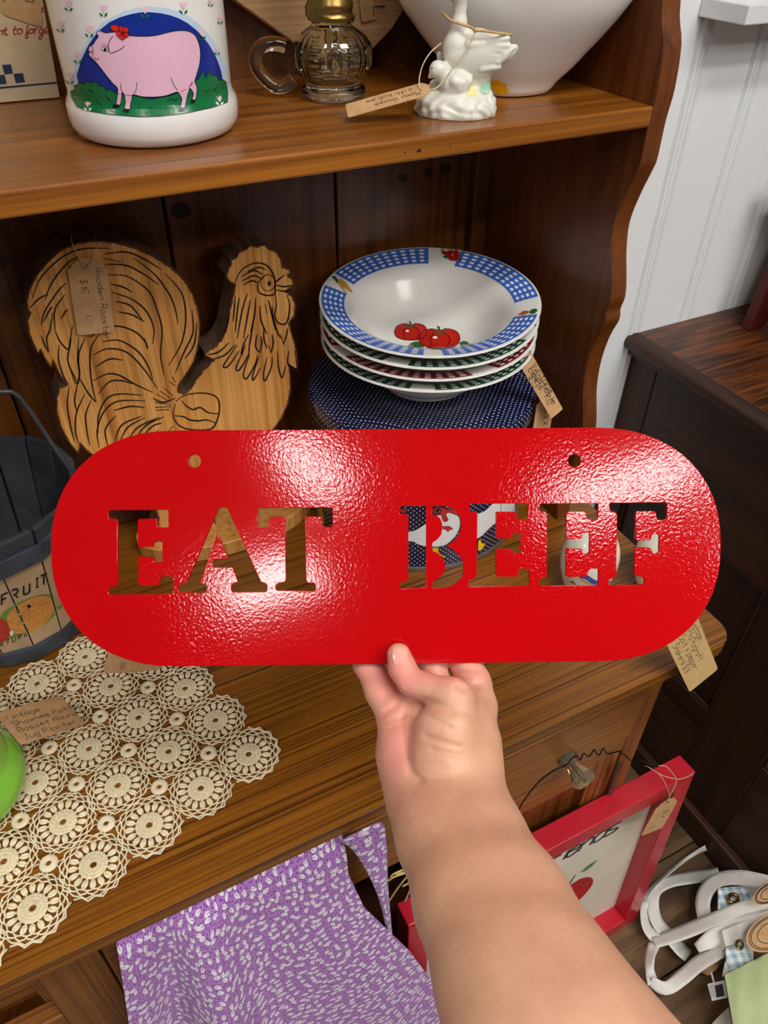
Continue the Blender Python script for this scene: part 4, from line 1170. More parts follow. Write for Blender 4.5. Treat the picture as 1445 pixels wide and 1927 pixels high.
hpts = [vp(*crop([q], 4.817, 440, 0)[0]) for q in ((470, 420), (380, 395), (280, 405), (215, 450), (190, 520), (210, 620), (270, 700), (340, 765), (400, 790), (480, 765), (545, 715))]
MB().tube(smooth_line(hpts, 5), 0.0058, 12).build('handle', M_GLASS, lamp, smooth=180)
MB().lathe([(0.0168, 0.0585), (0.0190, 0.059), (0.0192, 0.0615), (0.0180, 0.063), (0.0176, 0.066), (0.0184, 0.0675), (0.0184, 0.071), (0.0174, 0.0725), (0.0174, 0.080), (0.0150, 0.084), (0.012, 0.088), (0.012, 0.094), (0.018, 0.098), (0.018, 0.103), (0.009, 0.106), (0.0005, 0.106)], lx, ly, S, 40).build('burner_collar', M_BRASS, lamp, smooth=40)
kn = vp(*crop([(668, 60)], 4.817, 440, 0)[0]) - np.array([0.0, 0.018, 0])
kb = MB(); kb.lathe([(0.0005, -0.0015), (0.0092, -0.0015), (0.0098, 0.0), (0.0092, 0.0015), (0.0005, 0.0015)], 0, 0, 0, 24, mod=lambda a, z: 1 + .05 * np.sign(np.sin(12 * a)))
kbv = np.concatenate(kb.v); ang = np.array([[1, 0, 0], [0, 0, -1], [0, 1, 0]]); kb.v = [kbv @ ang.T + kn]
kb.build('wick_knob', M_BRASS, lamp, smooth=40)
MB().lathe([(0.0165, 0.104), (0.019, 0.115), (0.0215, 0.14), (0.019, 0.17), (0.014, 0.20), (0.013, 0.215), (0.0118, 0.215), (0.0128, 0.20), (0.018, 0.17), (0.0202, 0.14), (0.0178, 0.115), (0.0155, 0.104)], lx, ly, S, 48).build('chimney', M_GLASS, lamp, smooth=60)

# ---- goose figurine
M_BISQUE = plain('bisque_white', rgb(222, 220, 208), 0.4, var=0.05, scale=60, coat=0.15)
gx, gy = 0.3735, 0.6015
fig = thing('goose_figurine', 'white bisque goose figurine with two goslings on a rocky base', 'figurine', (gx, gy, S))
G5 = lambda x, y, off=0.0: vplane(gx, gy, off)(x / 5.558 + 740, y / 5.558)
pm_ = float(np.linalg.norm(G5(900, 600) - G5(600, 600)) / 300.0)          # metres for one pixel of the enlarged detail
gp = []
def gc(x0, y0, r0, x1, y1, r1, o0=0.0, o1=None, k=0.004):
    gp.append(('c', G5(x0, y0, o0), G5(x1, y1, o0 if o1 is None else o1), r0 * pm_, r1 * pm_, k))
Fv = np.stack([np.array([gy, -gx, 0]) / math.hypot(gx, gy), np.array([gx, gy, 0]) / math.hypot(gx, gy), np.array([0, 0, 1.0])], 1)
bc = np.array([gx, gy, S + 0.008])
BRX = 430 * pm_
gp.append(('e', bc + (0, 0, .0015), (BRX * 1.0, BRX * .74, 0.0125), Fv)); gp.append(('e', bc - (0, 0, .004), (BRX * 1.04, BRX * .78, 0.0135), Fv))
gp.append(('e', G5(850, 565), (315 * pm_, 170 * pm_, 235 * pm_), Fv)); gc(640, 500, 125, 650, 570, 140, 0.002); gc(1050, 560, 120, 1180, 560, 80, 0.0); gc(1150, 560, 70, 1270, 505, 38, 0.0); gp.append(('e', G5(1000, 520, .0085), (230 * pm_, 40 * pm_, 165 * pm_), Fv))
gc(660, 420, 105, 690, 230, 68, 0.002); gc(690, 230, 68, 698, 60, 58, 0.002); gc(698, 60, 56, 690, -60, 70, 0.002, .004); gc(690, -60, 66, 640, -70, 60, .004); gc(640, -68, 40, 560, -40, 16, .004)
gc(820, 700, 120, 840, 850, 60, 0.0); gc(930, 700, 110, 945, 860, 55, 0.0); gc(840, 840, 60, 850, 960, 75, 0.0); gc(940, 850, 60, 960, 960, 70, -0.001)
# wing feathers
for (x0, y0, x1, y1, r) in ((790, 470, 1010, 450, 55), (800, 560, 900, 600, 40), (1000, 420, 1195, 400, 38), (1090, 480, 1195, 480, 34), (1060, 520, 1170, 540, 34), (1030, 580, 1130, 600, 32), (940, 550, 1010, 560, 34), (1000, 620, 1090, 640, 30), (900, 660, 930, 675, 34), (930, 720, 1100, 700, 40), (1150, 580, 1280, 500, 26), (1100, 650, 1210, 570, 28), (820, 620, 870, 640, 30)):
    gc(x0, y0, r * .8, x1, y1, r * .7, 0.0098, 0.0088, k=0.0014)
# goslings
gc(455, 715, 74, 470, 720, 72, 0.013); gc(425, 760, 42, 378, 805, 16, 0.0135, .014); gc(500, 730, 62, 545, 800, 75, 0.012); gc(590, 880, 100, 680, 880, 110, 0.012); gc(680, 870, 95, 790, 850, 40, 0.012); gc(600, 900, 80, 620, 990, 70, 0.011)
gc(640, 850, 60, 720, 860, 50, 0.0175, .016, k=.0015)
gc(440, 900, 70, 470, 950, 90, -0.006); gc(480, 570, 30, 500, 700, 40, -0.010)
def rock(X, Y, Z):
    low = np.clip((S + 0.022 - Z) / 0.006, 0, 1)
    return low * 0.0008 * (np.sin(X * 420 + 2 * np.sin(Z * 330)) * np.sin(Y * 390 + Z * 300 + 1.7 * np.sin(X * 210)) + 0.4 * np.sin(Z * 420 + X * 330))
gv, gf = sdf_mesh(gp, 0.00062, k=0.003, pad=0.003, noise=rock)
gv[:, 2] = np.maximum(gv[:, 2], S + 0.0002)
gm = MB().add(relax(gv, gf, 1), gf); gbv = gm.bvh()
gm.build('body', M_BISQUE, fig, smooth=180, norm=False)
C5 = lambda p: crop(p, 5.558, 740, 0)
sg_ = ray_surf(gbv, .0002)
def accent(nm, poly, mat, st=3, sf=None):
    q = MB(); fill(q, C5(poly), sf or sg_, st); q.build(nm, mat, fig, norm=False)
accent('yellow_tint', [(750, 1010), (790, 930), (850, 870), (868, 940), (880, 990), (860, 1005)], plain('pale_yellow_tint', rgb(236, 226, 160), .4))
accent('green_tint', [(890, 950), (930, 880), (990, 835), (1020, 830), (1022, 900), (1000, 980), (950, 990)], plain('pale_green_tint', rgb(168, 208, 176), .4))
accent('eye', ell(408, 712, 7, 7, 8), M_BLACK, None, ray_surf(gbv, .0004))
accent('beak', [(362, 800), (395, 770), (420, 790), (385, 825)], plain('beak_cream', rgb(224, 206, 160), .4))
# twine tied round the goose
tw = MB()
tp = [(515, 135, .000), (600, 210, .0085), (700, 250, .0115), (800, 280, .0125), (860, 315, .0150), (960, 325, .0150), (1100, 345, .0140), (1240, 365, .006)]
tw.tube(smooth_line([G5(x, y, o) for x, y, o in tp], 6), 0.0010, 6)
tw.ball(G5(858, 315, .0155), 0.0018)
tw.build('twine', plain('tan_twine', rgb(196, 160, 108), .9, var=.15, scale=300), fig, smooth=180)
A0, B0 = G5(470, 860, .024), G5(440, 960, .024)
gt_tl = vplane(gx, gy, .030)(835, 160); gt_tr = vplane(gx, gy, .020)(826, 152); gt_bl = vplane(gx, gy, .055)(662, 219)
a_, b_, c_ = vplane(gx, gy, .036)(812, 178), vplane(gx, gy, .020)(800, 155), vplane(gx, gy, .046)(655, 222)
price_tag('long kraft tag tied to the white goose figurine, lying forward', a_, b_, c_, [('Mama Goose', .12, .42), ('with babies', .2, .8)], 0.0042,
          string=[[G5(858, 318, .0155), G5(780, 500, .0175), G5(640, 690, .021), G5(520, 850, .024), G5(430, 930, .030), G5(290, 930, .028), G5(270, 850, .025), G5(300, 700, .020), G5(380, 560, .014), G5(500, 450, .004)]])

# ---- large white vessel
ves = thing('white_vessel', 'large glossy white flared ceramic vessel with a yellow leaf spot, shelf end', 'vase', (0.46, 0.658, S))
va = math.atan2(0.658, 0.46) - math.pi / 2
pv = [(0.0005, 0.0004), (0.036, 0.0004), (0.0405, 0.002), (0.0435, 0.006), (0.047, 0.011), (0.053, 0.0165), (0.0605, 0.024), (0.071, 0.036), (0.082, 0.048), (0.093, 0.061), (0.103, 0.075), (0.110, 0.095), (0.112, 0.13), (0.108, 0.17), (0.104, 0.17), (0.107, 0.13), (0.104, 0.095), (0.09, 0.066), (0.05, 0.025), (0.0005, 0.012)]
def facet(a, z):
    return 1 + 0.02 * np.cos(5 * a + 0.6) * math.exp(-((z - 0.012) / 0.03) ** 2) + 0.008 * np.cos(3 * a + z * 40)
mv = MB().lathe(pv, 0.458, 0.656, S, 96, mod=facet, sx=1.0, sy=0.72, rot=va)
bvv = mv.bvh(); mv.build('body', M_CERAM, ves, smooth=60)
yl = MB()
fill(yl, crop([(682, 365), (720, 362), (735, 378), (752, 378), (757, 400), (773, 412), (755, 415), (752, 425), (740, 422), (735, 432), (715, 425), (700, 415), (688, 400)], 2.408, 640, 0), ray_surf(bvv, .0003), 4)
yl.build('yellow_leaf', plain('yellow_glaze', rgb(242, 182, 16), .2, var=.12, scale=200), ves, norm=False)

# ================================================================== things on the worktop
# ---- wooden rooster
M_ROO = wood('rooster_pine', rgb(176, 112, 50), rgb(214, 150, 76), rgb(232, 174, 98), 'Z', 1.0, 0.42, lines=95, along=2.2, contrast=0.8, knots=False, coat=0.3, bump=0.1)
M_BURN = plain('burnt_line', rgb(38, 18, 8), 0.7, var=0.2, scale=200)
M_ROOE = plain('weathered_wood_edge', rgb(108, 84, 62), 0.75, var=0.2, scale=60, bump=0.2)
YR = 0.728
C4 = lambda p: crop(p, 2.58, 20, 420)
roo = thing('wooden_rooster', 'flat cut-out wooden rooster with burnt feather lines behind the red sign', 'rooster', (0.165, 0.745, K))
tail = [(88, 425), (80, 380), (95, 318), (130, 250), (182, 188), (250, 128), (330, 96), (420, 86), (520, 98), (610, 125), (700, 166), (780, 220), (840, 276), (882, 342), (906, 412), (918, 480), (915, 560), (905, 620), (888, 672), (860, 722), (832, 760), (812, 790), (812, 820), (832, 830), (858, 822), (885, 790), (903, 758), (940, 712), (990, 664)]
head = [(950, 646), (940, 632), (985, 608), (1022, 572), (1042, 535), (1055, 480), (1066, 420), (1080, 360), (1092, 302), (1062, 282), (1046, 258), (1058, 225), (1072, 200), (1068, 184), (1095, 168), (1112, 140), (1148, 126), (1160, 108), (1196, 118), (1236, 104), (1250, 126), (1286, 138), (1310, 170), (1318, 216), (1346, 222), (1360, 236), (1344, 256), (1372, 282), (1374, 300), (1350, 318), (1330, 332), (1366, 356), (1382, 400), (1376, 452), (1350, 484), (1362, 532), (1376, 572), (1390, 640), (1393, 698), (1384, 712), (1350, 684)]
low = [(1356, 740), (1358, 810), (1344, 880), (1312, 950), (1270, 1010), (1200, 1100), (1120, 1190), (1040, 1260), (990, 1330), (985, 1420), (1010, 1545), (700, 1545), (720, 1440), (690, 1330), (620, 1260), (540, 1220), (470, 1190)]
left = [(420, 1140), (370, 1104), (338, 1066), (328, 1118), (282, 1060), (246, 992), (226, 922), (224, 852), (238, 802), (276, 786), (236, 730), (206, 664), (196, 702), (164, 650), (146, 612), (134, 634), (92, 542), (82, 472), (98, 436)]
poly = C4(tail + head + low + left)
mr = MB().prism(poly, lambda u, v: Py(u, v, YR), lambda u, v: Py(u, v, YR) + np.array([0, 0.034, 0]), mi=0, mside=1)
bvr = mr.bvh()
mr.build('body', [M_ROO, M_ROOE], roo, bevel=0.0012)
bl_ = MB(); sr = lambda u, v: Py(u, v, YR - 0.00025)
L4 = []
# tail feathers: long arcs
L4 += [[(105, 362), (150, 260), (250, 165), (350, 125), (480, 122)], [(90, 415), (140, 365), (185, 345)], [(165, 375), (200, 290), (270, 200), (330, 160)], [(150, 495), (165, 430), (230, 330), (270, 290)], [(455, 150), (560, 140), (650, 175), (730, 225)],
       [(450, 170), (545, 190)], [(460, 200), (560, 205), (650, 250), (720, 300)], [(475, 250), (570, 260), (670, 330), (710, 420), (735, 520), (728, 640), (745, 735)], [(485, 295), (545, 310), (590, 335)], [(490, 335), (590, 370), (660, 430), (695, 510), (690, 585)],
       [(510, 380), (580, 400), (640, 470)], [(520, 430), (590, 445), (650, 480)], [(600, 170), (700, 250), (770, 345), (800, 420), (812, 490)], [(750, 245), (830, 340), (850, 460), (830, 580), (768, 690)], [(880, 420), (885, 530), (840, 630), (800, 725)], [(905, 480), (890, 590), (845, 660)],
       [(385, 555), (440, 515), (520, 500), (600, 525), (650, 570), (665, 610), (650, 560)], [(415, 870), (395, 780), (385, 680), (392, 600), (430, 540)], [(445, 575), (530, 570), (620, 625), (670, 700), (690, 760)], [(400, 640), (470, 610), (560, 625), (640, 700), (712, 802)], [(410, 700), (480, 660), (545, 665)],
       [(400, 765), (470, 732), (530, 740), (600, 780), (690, 822)], [(425, 830), (480, 770), (540, 765), (590, 780)], [(425, 1020), (425, 940), (460, 860), (520, 830), (640, 835)], [(430, 1090), (420, 1010), (450, 920), (520, 865), (655, 862)], [(500, 910), (580, 890), (650, 895)], [(470, 1080), (460, 1000), (510, 935)], [(505, 1060), (540, 980), (640, 935)],
       [(530, 1060), (570, 990), (650, 945)], [(575, 1045), (620, 990), (720, 942)], [(610, 1040), (660, 980), (745, 940)], [(640, 1035), (690, 985), (735, 970)], [(695, 1030), (720, 1000)], [(755, 1020), (790, 985)],
       [(205, 435), (190, 520), (175, 560), (185, 625)], [(160, 480), (190, 420), (205, 405)], [(215, 520), (215, 420), (265, 345)], [(245, 465), (265, 430), (280, 420)], [(215, 520), (240, 575), (280, 612), (295, 560)], [(300, 495), (285, 600), (280, 680), (330, 780)], [(235, 590), (232, 660), (255, 740), (282, 785)], [(150, 545), (165, 590), (185, 628)],
       [(330, 560), (325, 660), (335, 730), (320, 780), (285, 700)], [(360, 560), (330, 640), (335, 740)], [(330, 745), (380, 830), (415, 870)], [(285, 790), (275, 880), (290, 980), (310, 1060)], [(325, 780), (310, 860), (320, 910)], [(360, 830), (320, 920), (315, 1010), (330, 1070)], [(390, 860), (365, 930), (370, 1010), (385, 1080)]]
# junction scribble, wing, neck and face
L4 += [[(690, 850), (740, 870), (800, 850)], [(700, 870), (770, 880)], [(710, 830), (760, 860)], [(725, 815), (775, 850)], [(745, 800), (790, 840)], [(770, 770), (800, 790)], [(785, 745), (800, 775)], [(700, 895), (775, 890)], [(705, 908), (770, 905)],
       [(800, 865), (850, 835), (920, 825), (985, 835), (1012, 870), (1010, 930), (985, 990), (940, 1005), (860, 1000), (810, 975), (790, 930), (800, 875)], [(830, 860), (850, 885), (885, 905), (920, 895), (960, 920), (1012, 925)], [(795, 935), (840, 940), (870, 955), (910, 960), (950, 955), (995, 970)],
       [(1085, 305), (1100, 260), (1130, 220), (1180, 195), (1230, 198), (1262, 225), (1280, 265), (1284, 310), (1280, 345), (1240, 350), (1205, 335), (1200, 300), (1215, 270), (1240, 250)], [(1150, 235), (1200, 215), (1240, 225)], [(1120, 260), (1180, 230), (1225, 250)], [(1125, 280), (1180, 255), (1220, 270)], [(1130, 300), (1170, 280), (1205, 290)],
       [(1282, 300), (1330, 308), (1370, 300)], [(1290, 325), (1330, 330), (1360, 322)], [(1285, 290), (1300, 275), (1330, 250)], [(1285, 345), (1290, 400), (1282, 450), (1300, 485), (1330, 490), (1345, 470), (1355, 400), (1340, 345)], [(1355, 400), (1350, 470)],
       [(1090, 350), (1085, 420), (1080, 480)], [(1110, 360), (1100, 430), (1090, 530)], [(1150, 340), (1130, 400), (1115, 470), (1100, 560)], [(1165, 370), (1150, 450), (1130, 560)], [(1190, 360), (1185, 440), (1165, 530)], [(1210, 400), (1215, 470), (1245, 540)], [(1235, 390), (1245, 440)], [(1250, 370), (1265, 430), (1285, 520)], [(1180, 470), (1165, 560), (1155, 620)], [(1230, 500), (1230, 560), (1245, 610)],
       [(1140, 590), (1120, 640), (1130, 590), (1155, 540)], [(1210, 630), (1190, 600), (1195, 540)], [(1210, 630), (1220, 580), (1215, 550)], [(1265, 630), (1250, 590)], [(1265, 630), (1275, 580), (1270, 540)], [(1325, 590), (1310, 540)], [(1325, 590), (1340, 540), (1345, 510)],
       [(1100, 590), (1040, 680), (1035, 700), (1060, 690), (1110, 620)], [(1130, 620), (1095, 700), (1110, 712), (1150, 650), (1160, 610)], [(1160, 640), (1130, 730), (1145, 755), (1185, 690), (1200, 640)], [(1205, 650), (1175, 740), (1180, 760), (1215, 700)], [(1245, 650), (1228, 730), (1235, 765), (1265, 700), (1270, 650)], [(1295, 620), (1300, 700), (1318, 750), (1335, 690)], [(1350, 620), (1345, 680), (1370, 700), (1390, 710)], [(1380, 620), (1390, 700)],
       [(955, 640), (1010, 625), (1060, 580)], [(985, 660), (1040, 640), (1090, 590)], [(1020, 560), (1050, 500), (1060, 440)], [(1270, 400), (1275, 460), (1300, 540), (1320, 560)]]
for ln in L4:
    stroke(bl_, smooth_line(C4(ln), 5), 3.3, sr, taper=True)
fill(bl_, C4(ell(1255, 293, 9, 13, 12)), sr, None); 
for e in (ell(1250, 290, 34, 40, 18),): stroke(bl_, C4(e), 1.6, sr, closed=True)
sc_e = MB(); pe = densify(poly, 5)
for i in range(0, len(pe)):
    if (i * 7919) % 5 < 4: stroke(sc_e, [pe[i], pe[(i + 1) % len(pe)]], 2.2 + 1.6 * ((i * 31) % 4) / 3, sr)
sc_e.build('scorched_edge', plain('scorch_brown', rgb(98, 52, 20), .7, var=.35, scale=120), roo, norm=False)
bl_.build('burnt_lines', M_BURN, roo, norm=False, label='dark burnt feather lines')
bs = MB()
e_ = ell(0.161, 0.744, 0.113, 0.054, 48)
bs.prism(e_, lambda a, b: (a, b, K + 0.0005), lambda a, b: (a, b, K + 0.021))
bs.build('base', [M_ROO], roo, bevel=0.003, smooth=30)
tg = lambda x, y, o=.0035: Py(*C4([(x, y)])[0], YR - o)
price_tag('kraft tag with handwritten price tied on the wooden rooster tail', tg(268, 178), tg(452, 130), tg(325, 545, .006), [('Wooden Rooster', .12, .30), ('$16', .26, .72), ('L', .74, .70)], 0.0056,
          string=[[tg(355, 222, .006), tg(330, 160, .006), tg(300, 100, .004), tg(295, 62, -.012), tg(310, 50, -.036)], [tg(360, 222, .006), tg(400, 180, .008), tg(418, 110, .004), tg(410, 66, -.01), tg(395, 50, -.036)]])

# ---- navy polka-dot tin
def dotted(name, base_c, dot_c, cell):
    m, nt, b = new_mat(name)
    uv = nd(nt, 'ShaderNodeUVMap'); 
    mp = nd(nt, 'ShaderNodeMapping'); mp.inputs['Scale'].default_value = (1 / cell, 1 / cell, 1)
    mp.inputs['Rotation'].default_value = (0, 0, 0)
    nt.links.new(uv.outputs[0], mp.inputs['Vector'])
    outs = []
    for off in ((0, 0, 0), (0.5, 0.5, 0)):
        ad = nd(nt, 'ShaderNodeVectorMath', operation='ADD'); ad.inputs[1].default_value = off
        fr = nd(nt, 'ShaderNodeVectorMath', operation='FRACTION'); su = nd(nt, 'ShaderNodeVectorMath', operation='SUBTRACT'); su.inputs[1].default_value = (0.5, 0.5, 0)
        mu = nd(nt, 'ShaderNodeVectorMath', operation='MULTIPLY'); mu.inputs[1].default_value = (1, 1, 0)
        le = nd(nt, 'ShaderNodeVectorMath', operation='LENGTH')
        nt.links.new(mp.outputs[0], ad.inputs[0]); nt.links.new(ad.outputs[0], fr.inputs[0]); nt.links.new(fr.outputs[0], su.inputs[0]); nt.links.new(su.outputs[0], mu.inputs[0]); nt.links.new(mu.outputs[0], le.inputs[0])
        outs.append(le.outputs['Value'])
    mn = nd(nt, 'ShaderNodeMath', operation='MINIMUM'); nt.links.new(outs[0], mn.inputs[0]); nt.links.new(outs[1], mn.inputs[1])
    r = ramp(nt, [(0.105, dot_c), (0.135, base_c)])
    nt.links.new(mn.outputs[0], r.inputs['Fac']); nt.links.new(r.outputs['Color'], b.inputs['Base Color'])
    b.inputs['Roughness'].default_value = 0.22; b.inputs['Coat Weight'].default_value = 0.5; b.inputs['Coat Roughness'].default_value = 0.12
    return m
M_DOT = dotted('navy_polka_dot', rgb(16, 24, 58), rgb(206, 210, 220), 0.0068)
def set_uv(o, fn):
    me = o.data; uvl = me.uv_layers.new(name='UVMap')
    co = [v.co for v in me.vertices]
    for p in me.polygons:
        pts = [fn(co[me.loops[li].vertex_index], p) for li in p.loop_indices]
        us = [q[0] for q in pts]
        if max(us) - min(us) > 0.3:
            pts = [(q[0] + 2 * math.pi * 0.134 if q[0] < 0 else q[0], q[1]) for q in pts]
        for li, q in zip(p.loop_indices, pts):
            uvl.data[li].uv = q
tx, ty, tr_ = 0.401, 0.682, 0.1335
tin = thing('polka_dot_tin', 'round navy polka-dot tin with white goose design under the bowls', 'tin', (tx, ty, K))
ZL = 0.945
tb = MB().lathe([(0.0005, 0.001), (tr_ - 0.003, 0.001), (tr_ - 0.0015, 0.002), (tr_ - 0.0015, ZL - K + .01)], tx, ty, K, 120)
tbv = tb.bvh()
ob = tb.build('body', M_DOT, tin, smooth=40)
set_uv(ob, lambda c, p: (math.atan2(c[1] - ty, c[0] - tx) * tr_, c[2] * 1.0))
MB().lathe([(tr_ - 0.002, 0.0005), (tr_ + 0.0008, 0.0005), (tr_ + 0.0012, 0.003), (tr_ + 0.0004, 0.0055), (tr_ - 0.0014, 0.0058)], tx, ty, K, 96).build('bottom_rim', plain('tin_rim_grey', rgb(128, 122, 116), .35, metal=.6), tin, smooth=50)
ol = MB().lathe([(tr_ + 0.0008, 0.0), (tr_ + 0.0012, 0.002), (tr_ + 0.0008, 0.016), (tr_ - 0.002, 0.0205), (tr_ - 0.009, 0.022), (tr_ - 0.020, 0.0205), (tr_ - 0.028, 0.0235), (tr_ - 0.034, 0.0225), (0.0005, 0.0225)], tx, ty, ZL, 120).build('lid', M_DOT, tin, smooth=50)
set_uv(ol, lambda c, p: ((c[0] - tx), (c[1] - ty)) if abs(p.normal[2]) > .6 else (math.atan2(c[1] - ty, c[0] - tx) * tr_, c[2]))
MB().lathe([(tr_ + 0.0004, -0.001), (tr_ + 0.0019, -0.0005), (tr_ + 0.0019, 0.0012), (tr_ + 0.0004, 0.0018)], tx, ty, ZL, 96).build('lid_rim', plain('tin_rim_gold', rgb(120, 104, 78), .3, metal=.7), tin, smooth=50)
C2 = lambda p: crop(p, 5.352, 740, 930)
u0, u1, u2, u3 = (ray_surf(tbv, o) for o in (.0002, .0004, .0006, .0008))
TM = [M_WHITEP, plain('bonnet_red', rgb(196, 44, 40), .25), plain('foot_yellow', rgb(240, 206, 30), .25), M_BLACK, plain('eye_navy', rgb(20, 26, 54), .3)]
def tin_art(name, polys):
    """polys: outline, slot, base surface, line surface"""
    q = MB()
    for p_, mi, sa, sb, sm_ in polys:
        pp = smooth_poly(C2(p_), 2) if sm_ else C2(p_)
        fill(q, pp, sa, 5, mi)
        if sb is not None: stroke(q, smooth_poly(C2(p_), 3) if sm_ else C2(p_), 0.8, sb, 3, closed=True)
    q.build(name, TM, tin, norm=False)
g1 = [(-200, 300), (60, 370), (160, 375), (240, 350), (330, 290), (420, 230), (500, 190), (560, 180), (620, 195), (660, 230), (672, 300), (650, 380), (590, 460), (520, 512), (440, 528), (330, 525), (240, 500), (200, 475), (100, 470), (-100, 420)]
g2 = [(780, 240), (850, 195), (920, 165), (990, 100), (1060, 40), (1300, 20), (1300, 170), (1180, 190), (1060, 270), (980, 330), (900, 410), (840, 450), (780, 470), (700, 400), (720, 300)]
tin_art('goose_print', [(g1, 0, u0, u1, True)])
tin_art('goose_print', [(g2, 0, u0, u1, True)])
sm_l = MB(); stroke(sm_l, C2([(1080, 30), (1082, 170)]), 0.8, u2, 0, step=5); sm_l.build('tin_seam', M_BLACK, tin, norm=False)
bon = [(400, 150), (440, 128), (500, 128), (550, 150), (610, 150), (650, 195), (640, 205), (560, 180), (530, 195), (540, 230), (552, 250), (530, 272), (500, 262), (490, 225), (470, 195), (430, 190)]
tin_art('bonnet_print', [(bon, 1, u2, u3, True), (ell(455, 160, 30, 22, 12, .2), 4, u3, None, False), (ell(466, 165, 5, 5, 8), 0, ray_surf(tbv, .001), None, False)])
tin_art('bow_print', [([(495, 320), (560, 318), (590, 335), (598, 352), (570, 350), (548, 378), (535, 355), (505, 345)], 1, u2, u3, False)])
tin_art('bow_print', [([(40, 150), (100, 140), (140, 155), (110, 185), (60, 180)], 1, u2, u3, False)])
tin_art('foot_print', [([(392, 535), (455, 528), (455, 575), (480, 600), (525, 620), (512, 640), (470, 610), (430, 580), (395, 570)], 2, u2, u3, False)])
tin_art('foot_print', [([(872, 440), (890, 490), (928, 492), (905, 530), (880, 565), (848, 560), (850, 470)], 2, u2, u3, False)])
for fp_ in ([(596, 952), (604, 945), (612, 985), (606, 992)], crop([(120, 450), (132, 455), (136, 495), (122, 500)], 2.676, 540, 620)):
    q = MB(); fill(q, fp_, u1, 4, 0); q.build('foot_print', TM[2], tin, norm=False)
a_ = Py(1012, 765, 0.60); 
price_tag('half-hidden kraft tag hanging from the right side of the polka-dot tin', Py(1011, 752, .575), Py(1036, 764, .575), Py(998, 835, .575), [('LXX', .3, .5)], 0.008, string=[[Py(1022, 762, .575), Py(1015, 735, .59), Py(1008, 716, .604)]])

# ---- stack of four vegetable bowls
M_BOWL = plain('bowl_glaze', rgb(234, 232, 226), 0.14, var=0.015, scale=12, coat=0.5)
M_GB, M_GG, M_GR = (plain(n, c, .2, var=.05) for n, c in (('gingham_blue', rgb(70, 116, 200)), ('gingham_green', rgb(28, 84, 62)), ('gingham_maroon', rgb(136, 26, 38))))
M_TOM = plain('tomato_red', rgb(184, 34, 22), .18, var=.25, scale=60); M_TOMD = plain('tomato_shade', rgb(110, 14, 14), .2); M_LEAF = plain('leaf_print', rgb(52, 98, 48), .2, var=.3, scale=150); M_CARR = plain('carrot_print', rgb(196, 150, 60), .2, var=.2); M_CARO = plain('carrot_brown', rgb(170, 92, 52), .2)
RB = 0.1195
bprof_o = [(0.0005, 0.0), (0.052, 0.0), (0.0535, 0.0015), (0.0545, 0.004), (0.066, 0.013), (0.080, 0.027), (0.087, 0.0405), (0.098, 0.0468), (0.110, 0.0510), (0.1180, 0.0538)]
bprof_i = [(0.1195, 0.0548), (0.1190, 0.0560), (0.1172, 0.0562), (0.111, 0.0545), (0.099, 0.0508), (0.0885, 0.0466), (0.079, 0.0360), (0.066, 0.0185), (0.056, 0.0085), (0.045, 0.0060), (0.0005, 0.0055)]
def rim_z(r):
    return float(np.interp(r, [p[0] for p in bprof_i[::-1]], [p[1] for p in bprof_i[::-1]]))
vdir = np.array([0.401, 0.680]); vdir /= np.linalg.norm(vdir)      # away from the viewer
TILT = math.radians(4.0)
axis = Vector((vdir[1], -vdir[0], 0))                               # to the right
bowl_info = [('lowest bowl of the stack, white with dark green gingham rim, on the tin', M_GG, 0.0), ('third bowl down in the stack, white with maroon gingham rim', M_GR, 0.9), ('second bowl down in the stack, white with dark green gingham rim', M_GG, 0.25), ('topmost bowl of the stack, blue gingham rim and red tomatoes inside', M_GB, 0.0)]
bowl_bvh = None
